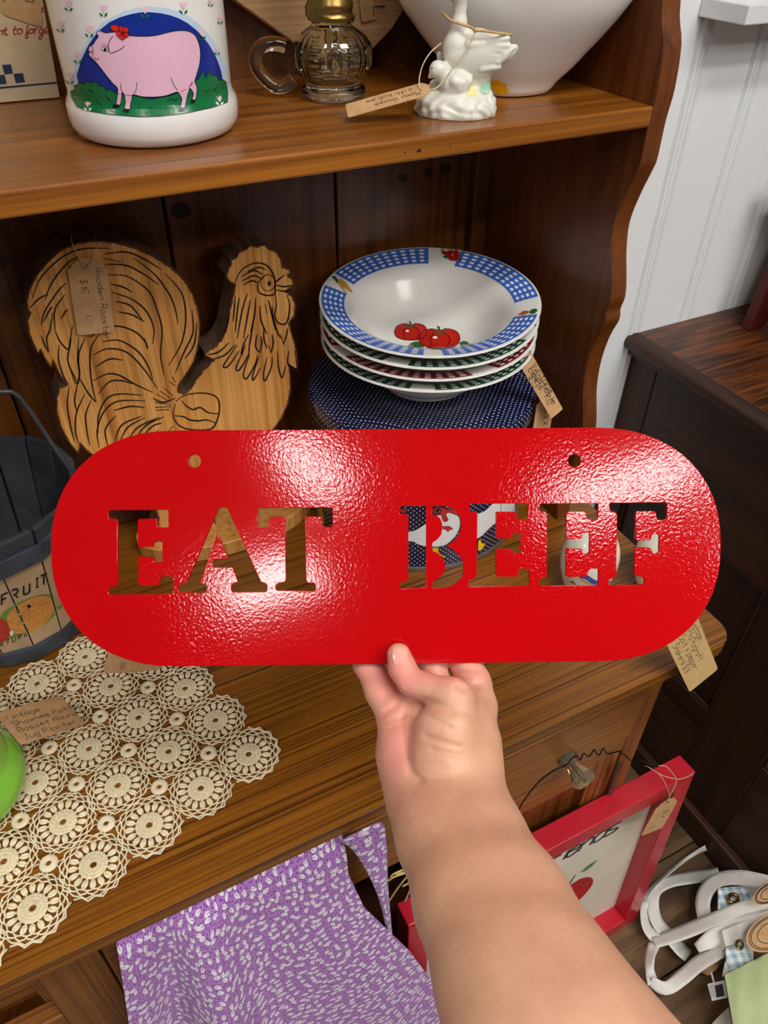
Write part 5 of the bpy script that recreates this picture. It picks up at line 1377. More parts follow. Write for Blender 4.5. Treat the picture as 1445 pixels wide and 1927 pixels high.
for bi, (lab, mg, turn) in enumerate(bowl_info):
    bt = thing('vegetable_bowl', lab, 'bowl', (0, 0, 0), group='stacked vegetable bowls')
    b_ = MB().lathe(bprof_o + bprof_i, 0, 0, 0, 120)
    c0 = np.array([0.4015, 0.674, 0.9690 + 0.0152 * bi + 0.0035])
    Mw = Matrix.Translation(Vector(c0)) @ Matrix.Rotation(TILT * (0.25 + 0.22 * bi), 4, axis)
    b_.build('bowl', M_BOWL, bt, smooth=60)
    gm_ = MB()
    # gingham blocks on the rim: angles measured from the direction away from the viewer, clockwise seen from above
    a_away = math.atan2(vdir[1], vdir[0])
    blocks = [(-68, -2), (17, 86), (105, 172), (-178, -82)] if bi == 3 else [(-172 + 57 * turn, -95 + 57 * turn), (-80 + 57 * turn, 0 + 57 * turn), (14 + 57 * turn, 90 + 57 * turn), (105 + 57 * turn, 175 + 57 * turn)]
    rs = np.linspace(0.0925, 0.1166, 10)
    for (d0, d1) in blocks:
        nA = 2 * int(round((d1 - d0) / 6.2)) + 1
        th = [a_away - math.radians(d0 + (d1 - d0) * i / nA) for i in range(nA + 1)]
        for i in range(nA):
            sub = np.linspace(th[i], th[i + 1], 3)
            for j in range(9):
                wht = (i % 2 == 1) and (j % 2 == 1)
                for q in range(2):
                    quad = [(r * math.cos(t), r * math.sin(t), rim_z(r) + 0.0004) for r, t in ((rs[j], sub[q]), (rs[j], sub[q + 1]), (rs[j + 1], sub[q + 1]), (rs[j + 1], sub[q]))]
                    gm_.add(quad, [(0, 1, 2, 3)], 1 if wht else (2 if (i % 2 == 0 and j % 2 == 0) else 0))
    dk = {M_GB: rgb(58, 100, 186), M_GG: rgb(18, 66, 48), M_GR: rgb(112, 18, 30)}[mg]
    gm_.build('gingham_rim', [mg, M_WHITEP, plain(mg.name + '_dark', dk, .2)], bt, norm=False)
    bt.matrix_world = Mw
    if bi == 3:
        vb, fb = b_.arrays()
        R3 = np.array(Mw.to_3x3())
        bowl_bvh = BVHTree.FromPolygons([tuple(p) for p in (vb @ R3.T + c0)], fb)
        top_bowl, top_M = bt, Mw
C55 = lambda p: crop(p, 2.779, 560, 440)
w0, w1, w2, w3 = (ray_surf(bowl_bvh, o) for o in (.0004, .0006, .0008, .001))
VM = [M_TOM, M_TOMD, M_LEAF, M_CARR, M_BLACK, M_CARO, M_WHITEP]   # print colours
inv = np.array(top_M.inverted().to_3x3())
def on_bowl(q, name, lab=None):
    for i in range(len(q.v)): q.v[i] = (q.v[i] - np.array(top_M.translation)) @ inv.T
    q.build(name, VM, top_bowl, norm=False, label=lab)
def tomato(cx, cy, rx, ry, s=1.0):
    ba = MB()
    lob = [(cx - rx, cy), (cx - rx * .85, cy - ry * .7), (cx - rx * .4, cy - ry), (cx, cy - ry * .85), (cx + rx * .45, cy - ry), (cx + rx * .88, cy - ry * .65), (cx + rx, cy + ry * .1), (cx + rx * .8, cy + ry * .7), (cx + rx * .3, cy + ry), (cx - rx * .4, cy + ry * .95), (cx - rx * .88, cy + ry * .6)]
    fill(ba, smooth_poly(C55(lob), 3), w1, 6, 0)
    stroke(ba, smooth_poly(C55(lob), 3), 1.6 * s, w2, 1, closed=True)
    for dx in (-.45, .5):
        stroke(ba, smooth_line(C55([(cx + dx * .2 * rx, cy - ry * .85), (cx + dx * rx, cy), (cx + dx * .8 * rx, cy + ry * .9)]), 5), 2.2 * s, w2, 1, taper=True)
    for a in range(6):
        t = a * math.pi / 3 + .3
        fill(ba, C55([(cx, cy - ry * .78), (cx + rx * .40 * math.cos(t) + 3, cy - ry * .78 + ry * .5 * math.sin(t)), (cx + rx * .34 * math.cos(t + .35), cy - ry * .78 + ry * .36 * math.sin(t + .35))]), w3, None, 2)
    stroke(ba, C55([(cx, cy - ry * .8), (cx - rx * .1, cy - ry * 1.3)]), 2.0 * s, w3, 2)
    fill(ba, C55(ell(cx - rx * .22, cy - ry * .1, rx * .12, ry * .13, 10)), w2, None, 6)
    on_bowl(ba, 'tomato_print')
def spot(name, polys, mi, sm_=False):
    q = MB()
    for p_ in polys: fill(q, smooth_poly(C55(p_), 2) if sm_ else C55(p_), w1, 4, mi)
    on_bowl(q, name)
tomato(592, 515, 84, 42); tomato(742, 550, 106, 50); tomato(777, 90, 24, 22, .5); tomato(815, 115, 32, 27, .5)
spot('leaf_print', [[(575, 590), (600, 570), (640, 565), (665, 590), (630, 600), (600, 598)]], 2, True); spot('leaf_print', [[(845, 575), (870, 562), (900, 575), (910, 588), (870, 590)]], 2, True)
spot('leaf_print', [[(758, 122), (775, 112), (792, 126), (775, 132)]], 2); spot('leaf_print', [[(838, 122), (856, 130), (858, 148), (842, 140)]], 2)
spot('carrot_print', [[(205, 240), (235, 240), (270, 280), (288, 312), (262, 296), (225, 270)]], 3, True); spot('carrot_print', [[(212, 262), (240, 285), (262, 325), (245, 305), (222, 280)]], 3, True)
spot('carrot_leaf', [[(175, 225), (195, 222), (218, 248), (208, 262), (190, 240)]], 2)
spot('carrot_print', [[(1152, 425), (1180, 405), (1208, 404), (1205, 418), (1178, 428)]], 5); spot('carrot_print', [[(1135, 470), (1160, 440), (1180, 425), (1172, 440)]], 5)
spot('carrot_leaf', [[(1208, 412), (1222, 398), (1246, 392), (1256, 404), (1240, 420), (1220, 420)]], 2)
tq = lambda x, y, yy: Py(*C55([(x, y)])[0], yy)
price_tag('kraft tag with handwriting hanging from the right rim of the bowl stack', tq(1143, 655, .585), tq(1213, 612, .585), tq(1325, 967, .560), [('Vintage', .2, .26), ('Vegetable', .2, .48), ('bowls  KC', .22, .70), ('$15', .3, .92)], 0.0072,
          string=[[tq(1190, 655, .58), tq(1185, 630, .583), tq(1150, 600, .60), tq(1130, 690, .60), tq(1165, 735, .597), tq(1205, 760, .585)]])

# ---- salt and pepper shakers
for i, (sx_, sy_, lab) in enumerate(((0.500, 0.454, 'egg-shaped cream salt shaker with blue band, nearer the tin'), (0.578, 0.418, 'egg-shaped cream pepper shaker at the worktop corner'))):
    sh = thing('salt_shaker', lab, 'shaker', (sx_, sy_, K), group='salt and pepper shakers')
    mb = MB().lathe([(0.0005, 0.0005), (0.019, 0.0005), (0.0215, 0.003), (0.0265, 0.015), (0.0310, 0.032), (0.0328, 0.046), (0.0322, 0.058), (0.0292, 0.070), (0.0240, 0.080), (0.0165, 0.0875), (0.0085, 0.0915), (0.0005, 0.0925)], sx_, sy_, K, 64)
    bs_ = mb.bvh(); mb.build('body', plain('shaker_cream_glaze', rgb(236, 232, 214), .15, var=.02, coat=.5), sh, smooth=180)
    d = MB(); ss = ray_surf(bs_, .0003); C15 = lambda p: crop(p, 4.516, 960, 930)
    if i == 0:
        stroke(d, smooth_line(C15([(590, 690), (640, 700), (700, 740), (760, 755), (830, 735), (880, 712), (960, 640)]), 5), 9, ss, 0, step=4)
        stroke(d, smooth_line(C15([(600, 715), (640, 745), (700, 770), (780, 780)]), 5), 3, ray_surf(bs_, .0005), 1, step=4)
        stroke(d, smooth_line(C15([(505, 740), (535, 750), (560, 768)]), 4), 1.6, ss, 2)
        fill(d, C15([(510, 742), (528, 738), (545, 752), (528, 756)]), ss, None, 2)
    hs = MB()
    for a in range(3):
        t = a * 2.09
        hs.ball((sx_ + .004 * math.cos(t), sy_ + .004 * math.sin(t), K + 0.0920), (0.0011, 0.0011, 0.0005), 8, 4)
    hs.build('pour_holes', M_BLACK, sh)
    if d.n: d.build('painted_band', [plain('band_blue', rgb(62, 88, 168), .2, var=.2, scale=120), plain('band_ochre', rgb(206, 160, 60), .2), M_LEAF], sh, norm=False)
yt = 0.303
price_tag('kraft tag for the shakers hanging over the worktop corner', Py(1246, 1196, yt + .004), Py(1308, 1155, yt + .004), Py(1297, 1302, yt - .004), [('Vintage', .10, .20), ('Pfaltzgraff', .18, .42), ('Salt & pepper', .18, .64), ('Shakers $18', .22, .88)], 0.0072,
          mat=plain('pale_kraft_card', rgb(206, 172, 116), .8, var=.06, scale=80), string=[[Py(1286, 1187, yt + .001), Py(1280, 1172, .318), Pz(1260, 1150, K + .001), Pz(1222, 1110, K + .001), (0.535, 0.44, K + .001)]], pen=plain('pencil', rgb(86, 72, 56), .6))

# ---- barrel bucket
M_STAVE = plain('black_stave_wood', rgb(54, 57, 62), 0.7, var=0.55, scale=26, bump=0.4, bscale=90)
M_HOOP = plain('blue_black_hoop', rgb(62, 68, 80), 0.6, var=0.5, scale=34, bump=0.3, bscale=120)
bx_, by_ = -0.0935, 0.702
buc = thing('stave_bucket', 'black stave bucket with FRUIT label and wire bail, left end of worktop', 'bucket', (bx_, by_, K))
HB = 0.177
r0, r1 = 0.0735, 0.1005
NS = 16
prof_b = lambda z: r0 + (r1 - r0) * z / HB
for i in range(NS):
    a0 = 2 * math.pi * (i + .04) / NS + 0.1; a1 = 2 * math.pi * (i + .96) / NS + 0.1
    vs = []; hh = HB + 0.0015 * math.sin(i * 2.7)
    for z in (0.0008, hh):
        ro = prof_b(z); ri = ro - 0.0062
        for (r, a) in ((ri, a0), (ri, a1), (ro, a1), (ro, a0)):
            vs.append((bx_ + r * math.cos(a), by_ + r * math.sin(a), K + z))
    MB().add(vs, [(0, 3, 2, 1), (4, 5, 6, 7), (0, 1, 5, 4), (1, 2, 6, 5), (2, 3, 7, 6), (3, 0, 4, 7)]).build('stave', M_STAVE, buc, bevel=0.001)
e_ = ell(bx_, by_, r0 - .0085, r0 - .0085, 32)
MB().prism(e_, lambda a, b: (a, b, K + .006), lambda a, b: (a, b, K + .016)).build('bottom', M_STAVE, buc)
for z0, z1 in ((0.004, 0.024), (0.140, 0.160)):
    hp_ = MB()
    for i in range(NS):
        vs = []
        for z in (z0, z1):
            for dr_ in (0.0, 0.0045):
                for a in (2 * math.pi * i / NS + .1, 2 * math.pi * (i + 1) / NS + .1):
                    r = prof_b(z) / math.cos(0.0) + 0.0006 + dr_
                    vs.append((bx_ + r * math.cos(a), by_ + r * math.sin(a), K + z))
        hp_.add(vs, [(0, 1, 5, 4), (2, 6, 7, 3), (0, 2, 3, 1), (4, 5, 7, 6)])
    hp_.build('hoop', M_HOOP, buc)
# painted paper label following the staves
lb = MB()
for i in range(NS):
    am = 2 * math.pi * (i + .5) / NS + .1
    if math.sin(am) < 0.25:
        vs = []
        for z in (0.0245, 0.1395):
            for a in (2 * math.pi * (i + .02) / NS + .1, 2 * math.pi * (i + .98) / NS + .1):
                r = prof_b(z) + 0.0006
                vs.append((bx_ + r * math.cos(a), by_ + r * math.sin(a), K + z))
        lb.add(vs, [(0, 1, 3, 2)])
lbv = lb.bvh()
lb.build('paper_label', plain('aged_label_paper', rgb(196, 166, 128), .7, var=.15, scale=40), buc)
la = MB(); q0, q1, q2 = (ray_surf(lbv, o) for o in (.0003, .0005, .0007))
CB = lambda p: crop(p, 3.322, 0, 700)
fill(la, smooth_poly(CB([(0, 1530), (60, 1470), (150, 1425), (240, 1395), (300, 1385), (320, 1410), (330, 1480), (400, 1440), (360, 1500), (290, 1570), (200, 1620), (120, 1650), (60, 1665), (20, 1690), (0, 1690)]), 2), q0, 5, 2)
fill(la, smooth_poly(CB([(40, 1560), (60, 1500), (120, 1450), (200, 1410), (290, 1400), (325, 1430), (330, 1490), (300, 1550), (240, 1600), (160, 1630), (90, 1630), (50, 1600)]), 2), q1, 4, 0)
for i in range(8):
    for j in range(5):
        x, y = 85 + i * 30, 1600 - i * 19 - j * 32 + 6 * (i % 2)
        if (x - 185) ** 2 / 135 ** 2 + (y - 1515 + (x - 185) * .4) ** 2 / 82 ** 2 < .8: stroke(la, CB([(x - 8, y + 3), (x, y - 2), (x + 9, y - 3)]), 1.0, q2, 3)
fill(la, CB([(162, 1460), (178, 1450), (195, 1460), (180, 1478)]), q2, None, 4)
fill(la, smooth_poly(CB([(-120, 1600), (-40, 1540), (20, 1545), (55, 1580), (65, 1630), (40, 1670), (0, 1690), (-120, 1700)]), 2), q1, 4, 1)
fill(la, CB(ell(72, 1630, 12, 16, 10)), q2, None, 5)
for ch, x, y, h, sl in (('F', 10, 1452, 60, 0), ('R', 72, 1425, 58, 0), ('U', 146, 1392, 58, 0), ('I', 212, 1352, 58, 0), ('T', 252, 1335, 62, 0)):
    for ln in text_strokes(ch, h, slant=0, jitter=0)[0]:
        stroke(la, CB([(x + a * .95, y - b - a * .42) for a, b in ln]), 3.4 if ch != 'I' else 2.6, q2, 4)
for k, ch in enumerate('NATURAL'):
    for ln in text_strokes(ch, 28, slant=.1, jitter=0)[0]:
        stroke(la, CB([(-36 + k * 37 + a, 1728 - k * 14 - b - a * .35) for a, b in ln]), 1.5, q2, 4)
la.build('label_painting', [plain('orange_paint', rgb(220, 150, 74), .5, var=.15, scale=150), plain('apple_red_paint', rgb(196, 60, 48), .5, var=.15, scale=150), plain('leafy_green_paint', rgb(120, 146, 62), .6, var=.2, scale=90), plain('rust_paint', rgb(190, 92, 40), .5), M_BLACK, M_WHITEP], buc, norm=False, label='painted oranges and apple with black FRUIT lettering')
# wire bail
pb = [Py(u, v, y) for u, v, y in ((-330, 905, .70), (-250, 820, .70), (-130, 752, .70), (0, 737, .70), (28, 741, .70), (45, 758, .70), (78, 806, .70), (108, 852, .70), (128, 880, .70), (136, 895, .70))]
MB().tube(smooth_line(pb, 6), 0.0024, 8).build('bail_handle', plain('grey_wire', rgb(96, 100, 106), .5, metal=.7, var=.2), buc, smooth=180)

# ---- green pottery planter
M_GP = plain('green_pottery_glaze', rgb(126, 186, 58), 0.18, var=0.14, scale=26, coat=0.5)
pc = np.array([-0.166, 0.487, K + 0.004])
plt_ = thing('green_planter', 'bright green glazed pottery jug planter at the left edge on the doily', 'planter', (pc[0], pc[1], pc[2]))
mb = MB().lathe([(0.0005, 0.0), (0.040, 0.0), (0.047, 0.004), (0.0535, 0.014), (0.0560, 0.026), (0.0545, 0.036), (0.0500, 0.0425), (0.0485, 0.0445), (0.0470, 0.048), (0.0460, 0.060), (0.0440, 0.072), (0.0400, 0.084), (0.0360, 0.090), (0.0320, 0.090), (0.0350, 0.084), (0.040, 0.06), (0.0005, 0.012)], pc[0], pc[1], pc[2], 72)
mb.build('body', M_GP, plt_, smooth=50)
MB().tube(smooth_line([pc + np.array(p) for p in ((-.04, .01, .075), (-.065, .012, .078), (-.08, .014, .055), (-.068, .012, .03), (-.05, .008, .022))], 6), 0.006, 10).build('handle', M_GP, plt_, smooth=180)
CT = lambda p: crop(p, 5.669, 0, 1280)
zt = K + 0.035
d_ = [CT([p])[0] for p in ((-60, 360), (640, 165), (85, 725), (775, 480))]
E4 = [Pz(*q, z) for q, z in zip(d_, (K + .05, K + .012, K + .05, K + .010))]
price_tag('kraft tag with handwriting lying on the doily beside the green planter', E4[0], E4[2], E4[1], [('Vintage', .06, .28), ('Shawnee Pottery', .10, .48), ('Basset Hound $12', .10, .68), ('Jug Planter  KC', .10, .90)], 0.0060, hole=False, scallop=False,
          string=[[E4[0] * .5 + E4[2] * .5, E4[0] * .5 + E4[2] * .5 + (-.012, 0, .01), (pc[0] + .02, pc[1] + .035, K + .085)]])

# ---- crochet doily
M_LACE = plain('ecru_cotton', rgb(236, 222, 188), 0.85, var=0.10, scale=40, bump=0.4, bscale=900, sheen=0.2)
O2 = np.array([-0.0256, 0.5561]); e1 = np.array([0.0507, 0.0139]); e2 = np.array([0.0165, -0.0507])
doily = thing('crochet_doily', 'ecru crochet doily of round medallions spread on the worktop', 'doily', (O2[0], O2[1], K))
med = MB(); NP = 16; zt = 0.0014
def thread(pts, r, n=4): med.tube([(p[0], p[1], p[2] if len(p) > 2 else zt) for p in pts], r, n, caps=False)
def polar(r, t, z=zt): return (r * math.cos(t), r * math.sin(t), z)
med.lathe([(0.0027, 0.0006), (0.0030, 0.0016), (0.0118, 0.0016), (0.0121, 0.0006)], 0, 0, 0, 48)
for nb_, rb_, lb_ in ((22, 0.0046, 0.0019), (34, 0.0078, 0.0016), (40, 0.0105, 0.0014)):
    for kb_ in range(nb_):
        tb_ = 2 * math.pi * kb_ / nb_
        med.ball((rb_ * math.cos(tb_), rb_ * math.sin(tb_), .0018), (lb_, math.pi * rb_ / nb_ * .95, 0.0011), 6, 4, frame=np.array([[math.cos(tb_), -math.sin(tb_), 0], [math.sin(tb_), math.cos(tb_), 0], [0, 0, 1.0]]))
for k in range(NP):
    t = 2 * math.pi * k / NP; dt = 2 * math.pi / NP
    fr = np.array([[math.cos(t), -math.sin(t), 0], [math.sin(t), math.cos(t), 0], [0, 0, 1.0]])
    for s_ in (-.17, .17):
        med.ball(polar(0.0170, t + s_ * dt, .0016), (0.0036, 0.00155, 0.0012), 8, 5, frame=fr)
    thread([polar(0.0116, t), polar(0.0142, t)], 0.0009)
    thread([polar(0.0140, t - dt * .3), polar(0.0137, t), polar(0.0140, t + dt * .3)], 0.0006)
    w = lambda: rng.normal(0, .00035)
    thread([polar(0.0200, t), polar(0.0212, t + .12 * dt), polar(0.0222 + w(), t + dt * .5), polar(0.0212, t + .88 * dt), polar(0.0200, t + dt)], 0.0008)
    thread([polar(0.0222, t + dt * .5), polar(0.0240, t + dt * .62), polar(0.0252 + w(), t + dt), polar(0.0240, t + 1.38 * dt), polar(0.0222, t + dt * 1.5)], 0.00078)
    thread([polar(0.0252, t + dt), polar(0.0266, t + dt * 1.1), polar(0.0282 + w(), t + dt * 1.5), polar(0.0266, t + 1.9 * dt), polar(0.0252, t + dt * 2)], 0.0008)
mm = med.mesh('medallion', M_LACE)
mm.polygons.foreach_set('use_smooth', [True] * len(mm.polygons))
sm = MB()
sm.lathe([(0.0022, 0.0004), (0.0026, 0.0022), (0.0044, 0.0030), (0.0068, 0.0026), (0.0078, 0.0004)], 0, 0, 0, 32, mod=lambda a, z: 1 + 0.035 * np.sin(16 * a))
for k in range(4):
    t = math.pi / 4 + k * math.pi / 2
    for s_ in (-.32, .32):
        sm.tube([(0.0076 * math.cos(t + s_ * .5), 0.0076 * math.sin(t + s_ * .5), zt), (0.0120 * math.cos(t + s_), 0.0120 * math.sin(t + s_), zt), (0.0135 * math.cos(t + s_ * 1.3), 0.0135 * math.sin(t + s_ * 1.3), zt)], 0.00052, 4, caps=False)
smm = sm.mesh('small_ring', M_LACE); smm.polygons.foreach_set('use_smooth', [True] * len(smm.polygons))
# zig-zag border of thicker thread
bd = MB()
I0, I1, J0, J1 = -4, 1, -1, 3
rot_d = math.atan2(e1[1], e1[0])
def place(me, name, p, rz):
    o = bpy.data.objects.new(name, me); COL.objects.link(o); o.parent = doily
    o.location = (p[0] - O2[0], p[1] - O2[1], 0.0002); o.rotation_euler = (0, 0, rz)
for i in range(I0, I1 + 1):
    for j in range(J0, J1 + 1):
        p = O2 + i * e1 + j * e2
        place(mm, 'medallion', p, rot_d + random.uniform(-.1, .1))
        out_dirs = []
        for (cond, dv) in ((i == I1, e1), (i == I0, -e1), (j == J1, e2), (j == J0, -e2)):
            if cond: out_dirs.append(math.atan2(dv[1], dv[0]))
        if out_dirs:
            path = []
            NB = 32
            for k in range(NB + 1):
                t = rot_d + 2 * math.pi * k / NB
                ok = any(abs((t - d + math.pi) % (2 * math.pi) - math.pi) < math.radians(62) for d in out_dirs)
                if ok: path.append((p[0] + (0.0302 if k % 2 else 0.0272) * math.cos(t), p[1] + (0.0302 if k % 2 else 0.0272) * math.sin(t), K + .0018))
                else:
                    if len(path) > 2: bd.tube(path, 0.00085, 5)
                    path = []
            if len(path) > 2: bd.tube(path, 0.00085, 5)
        if i < I1 and j < J1:
            place(smm, 'small_ring', p + (e1 + e2) / 2, rot_d)
bd.build('border', M_LACE, doily, smooth=180)
# half-hidden tag on the doily
zq = K + .004
price_tag('kraft tag lying on the doily just under the red sign', Pz(215, 1178, zq), Pz(305, 1200, zq), Pz(195, 1268, zq), [('L', .80, .28), ('cc', .80, .72)], 0.006, read='U', group='kraft price tags')

# ================================================================== below the worktop
# ---- purple printed apron
def leaf_print():
    m, nt, b = new_mat('purple_leaf_print')
    uv = nd(nt, 'ShaderNodeUVMap')
    base_c, dark_c, white_c = rgb(180, 124, 198), rgb(118, 56, 138), rgb(236, 230, 238)
    # warp a little
    nz = nd(nt, 'ShaderNodeTexNoise', i_Scale=160.0, i_Detail=1.0)
    nt.links.new(uv.outputs[0], nz.inputs['Vector'])
    wv = nd(nt, 'ShaderNodeVectorMath', operation='MULTIPLY_ADD'); wv.inputs[1].default_value = (0.0035, 0.0035, 0)
    nt.links.new(nz.outputs['Color'], wv.inputs[0]); nt.links.new(uv.outputs[0], wv.inputs[2])
    def layer(scale, seed):
        mp = nd(nt, 'ShaderNodeMapping'); mp.inputs['Scale'].default_value = (scale, scale, scale); mp.inputs['Location'].default_value = (seed, seed * 2.3, 0)
        nt.links.new(wv.outputs[0], mp.inputs['Vector'])
        vo = nd(nt, 'ShaderNodeTexVoronoi', i_Scale=1.0, i_Randomness=0.75); vo.voronoi_dimensions = '2D'
        nt.links.new(mp.outputs[0], vo.inputs['Vector'])
        # offset from the cell's point, turned by the cell's random angle, squeezed to a leaf
        su = nd(nt, 'ShaderNodeVectorMath', operation='SUBTRACT')
        nt.links.new(mp.outputs[0], su.inputs[0]); nt.links.new(vo.outputs['Position'], su.inputs[1])
        sp = nd(nt, 'ShaderNodeSeparateColor'); nt.links.new(vo.outputs['Color'], sp.inputs[0])
        an = nd(nt, 'ShaderNodeMath', operation='MULTIPLY'); an.inputs[1].default_value = 3.1
        nt.links.new(sp.outputs[0], an.inputs[0])
        vr = nd(nt, 'ShaderNodeVectorRotate', rotation_type='Z_AXIS')
        nt.links.new(su.outputs[0], vr.inputs['Vector']); nt.links.new(an.outputs[0], vr.inputs['Angle'])
        sq = nd(nt, 'ShaderNodeVectorMath', operation='MULTIPLY'); sq.inputs[1].default_value = (1.0, 1.75, 0)
        nt.links.new(vr.outputs[0], sq.inputs[0])
        le = nd(nt, 'ShaderNodeVectorMath', operation='LENGTH'); nt.links.new(sq.outputs[0], le.inputs[0])
        return le.outputs['Value'], vr.outputs[0]
    d1, v1 = layer(86.0, 0.0)
    d2, v2 = layer(230.0, 3.7)
    r2 = ramp(nt, [(0.30, dark_c), (0.36, base_c)]); nt.links.new(d2, r2.inputs['Fac'])
    r1 = ramp(nt, [(0.40, (1, 1, 1, 1)), (0.44, (0, 0, 0, 1))]); nt.links.new(d1, r1.inputs['Fac'])
    r1b = ramp(nt, [(0.44, (1, 1, 1, 1)), (0.50, (0, 0, 0, 1))]); nt.links.new(d1, r1b.inputs['Fac'])
    mxa = nd(nt, 'ShaderNodeMix', data_type='RGBA'); mxa.inputs['B'].default_value = dark_c
    nt.links.new(r1b.outputs['Color'], mxa.inputs['Factor']); nt.links.new(r2.outputs['Color'], mxa.inputs['A'])
    mxb = nd(nt, 'ShaderNodeMix', data_type='RGBA'); mxb.inputs['B'].default_value = white_c
    nt.links.new(r1.outputs['Color'], mxb.inputs['Factor']); nt.links.new(mxa.outputs['Result'], mxb.inputs['A'])
    # dark vein
    sx = nd(nt, 'ShaderNodeSeparateXYZ'); nt.links.new(v1, sx.inputs[0])
    ab = nd(nt, 'ShaderNodeMath', operation='ABSOLUTE'); nt.links.new(sx.outputs['Y'], ab.inputs[0])
    rv = ramp(nt, [(0.022, (1, 1, 1, 1)), (0.035, (0, 0, 0, 1))]); nt.links.new(ab.outputs[0], rv.inputs['Fac'])
    gx_ = nd(nt, 'ShaderNodeMath', operation='GREATER_THAN'); gx_.inputs[1].default_value = 0.0; nt.links.new(sx.outputs['X'], gx_.inputs[0])
    mu = nd(nt, 'ShaderNodeMath', operation='MULTIPLY'); nt.links.new(rv.outputs['Color'], mu.inputs[0]); nt.links.new(gx_.outputs[0], mu.inputs[1])
    mu2 = nd(nt, 'ShaderNodeMath', operation='MULTIPLY'); nt.links.new(mu.outputs[0], mu2.inputs[0]); nt.links.new(r1.outputs['Color'], mu2.inputs[1])
    mxc = nd(nt, 'ShaderNodeMix', data_type='RGBA'); mxc.inputs['B'].default_value = dark_c
    nt.links.new(mu2.outputs[0], mxc.inputs['Factor']); nt.links.new(mxb.outputs['Result'], mxc.inputs['A'])
    nt.links.new(mxc.outputs['Result'], b.inputs['Base Color'])
    b.inputs['Roughness'].default_value = 0.85
    b.inputs['Sheen Weight'].default_value = 0.15
    nf = nd(nt, 'ShaderNodeTexNoise', i_Scale=1400.0); nt.links.new(uv.outputs[0], nf.inputs['Vector'])
    bp = nd(nt, 'ShaderNodeBump', i_Strength=0.15, i_Distance=0.0005); nt.links.new(nf.outputs['Fac'], bp.inputs['Height']); nt.links.new(bp.outputs['Normal'], b.inputs['Normal'])
    return m
M_PURPLE = leaf_print()
def cloth(name, P, mat, parent, thick=0.0008, uvs=None, smooth=180):
    """grid of points P[i][j] -> sheet with thickness and a UV in metres"""
    P = np.asarray(P); n, m = P.shape[:2]
    me = bpy.data.meshes.new(name)
    fs = [(i * m + j, i * m + j + 1, (i + 1) * m + j + 1, (i + 1) * m + j) for i in range(n - 1) for j in range(m - 1)]
    me.from_pydata([tuple(map(float, p)) for p in P.reshape(-1, 3)], [], fs)
    du = np.concatenate([np.zeros((n, 1)), np.cumsum(np.linalg.norm(np.diff(P, axis=1), axis=2), 1)], 1)
    dv = np.concatenate([np.zeros((1, m)), np.cumsum(np.linalg.norm(np.diff(P, axis=0), axis=2), 0)], 0)
    du = np.tile(du.mean(0), (n, 1)) if uvs is None else uvs[0]; dv = dv if uvs is None else uvs[1]
    ul = me.uv_layers.new(name='UVMap')
    for p in me.polygons:
        for li in p.loop_indices:
            vi = me.loops[li].vertex_index; ul.data[li].uv = (du[vi // m, vi % m], dv[vi // m, vi % m])
    me.materials.append(mat)
    me.polygons.foreach_set('use_smooth', [True] * len(me.polygons))
    o = bpy.data.objects.new(name, me)
    if thick:
        s = o.modifiers.new('thickness', 'SOLIDIFY'); s.thickness = thick; s.offset = 0
    _link(o, parent)
    return o
apron = thing('printed_apron', 'purple apron printed with small white leaves hanging below the worktop edge', 'apron', (0.06, 0.31, 0.0))
NI, NJ = 70, 60
P = np.zeros((NI, NJ, 3))
Zs = np.linspace(0.7615, 0.03, NI)
for i, z in enumerate(Zs):
    t = (0.7615 - z) / 0.73
    xl = np.interp(z, [0.03, 0.55, 0.63, 0.7615], [-0.15, -0.112, -0.095, -0.0755]); xr_ = np.interp(z, [0.03, 0.2, 0.45, 0.62, 0.70, 0.7615], [0.300, 0.262, 0.196, 0.140, 0.126, 0.128])
    for j in range(NJ):
        s = j / (NJ - 1)
        x = xl + (xr_ - xl) * s
        out_ = np.interp(t, [0, 0.02, 0.06, 0.2, 1], [0.0, 0.016, 0.022, 0.030, 0.055])
        ridge = math.exp(-((s - 0.36 + 0.05 * t) / 0.10) ** 2) * 0.040 * np.interp(t, [0, .06, .3, 1], [0, .25, 1, 1])
        dip = -math.exp(-((s - 0.19) / 0.09) ** 2) * 0.030 * np.interp(t, [0, .06, .3, 1], [0, .3, 1, 1])
        w2 = 0.006 * math.sin(9 * s + 3 * t) * np.interp(t, [0, .1, 1], [0, .3, 1]) + 0.012 * math.exp(-((s - .82) / .12) ** 2) * t
        P[i, j] = (x, 0.332 - out_ - ridge - dip - w2, z)
cloth('apron_skirt', P, M_PURPLE, apron)
# the hanging tie strap
lp = [(640, 1583), (652, 1590), (668, 1605), (690, 1640), (712, 1690), (725, 1745), (734, 1800)]
rp = [(700, 1552), (716, 1548), (724, 1562), (728, 1610), (730, 1670), (735, 1730), (741, 1795)]
lftS = smooth_line([np.array(p, float) for p in lp], 6); rgtS = smooth_line([np.array(p, float) for p in rp], 6)
PS = []
for a, b_ in zip(lftS, rgtS):
    row = []
    for s in np.linspace(0, 1, 8):
        q = a + (b_ - a) * s; t = np.clip((q[1] - 1550) / 240, 0, 1)
        row.append(Py(q[0], q[1], 0.3065 - 0.006 * math.sin(math.pi * s) * t + .004 * s))
    PS.append(row)
cloth('tie_strap', PS, M_PURPLE, apron)

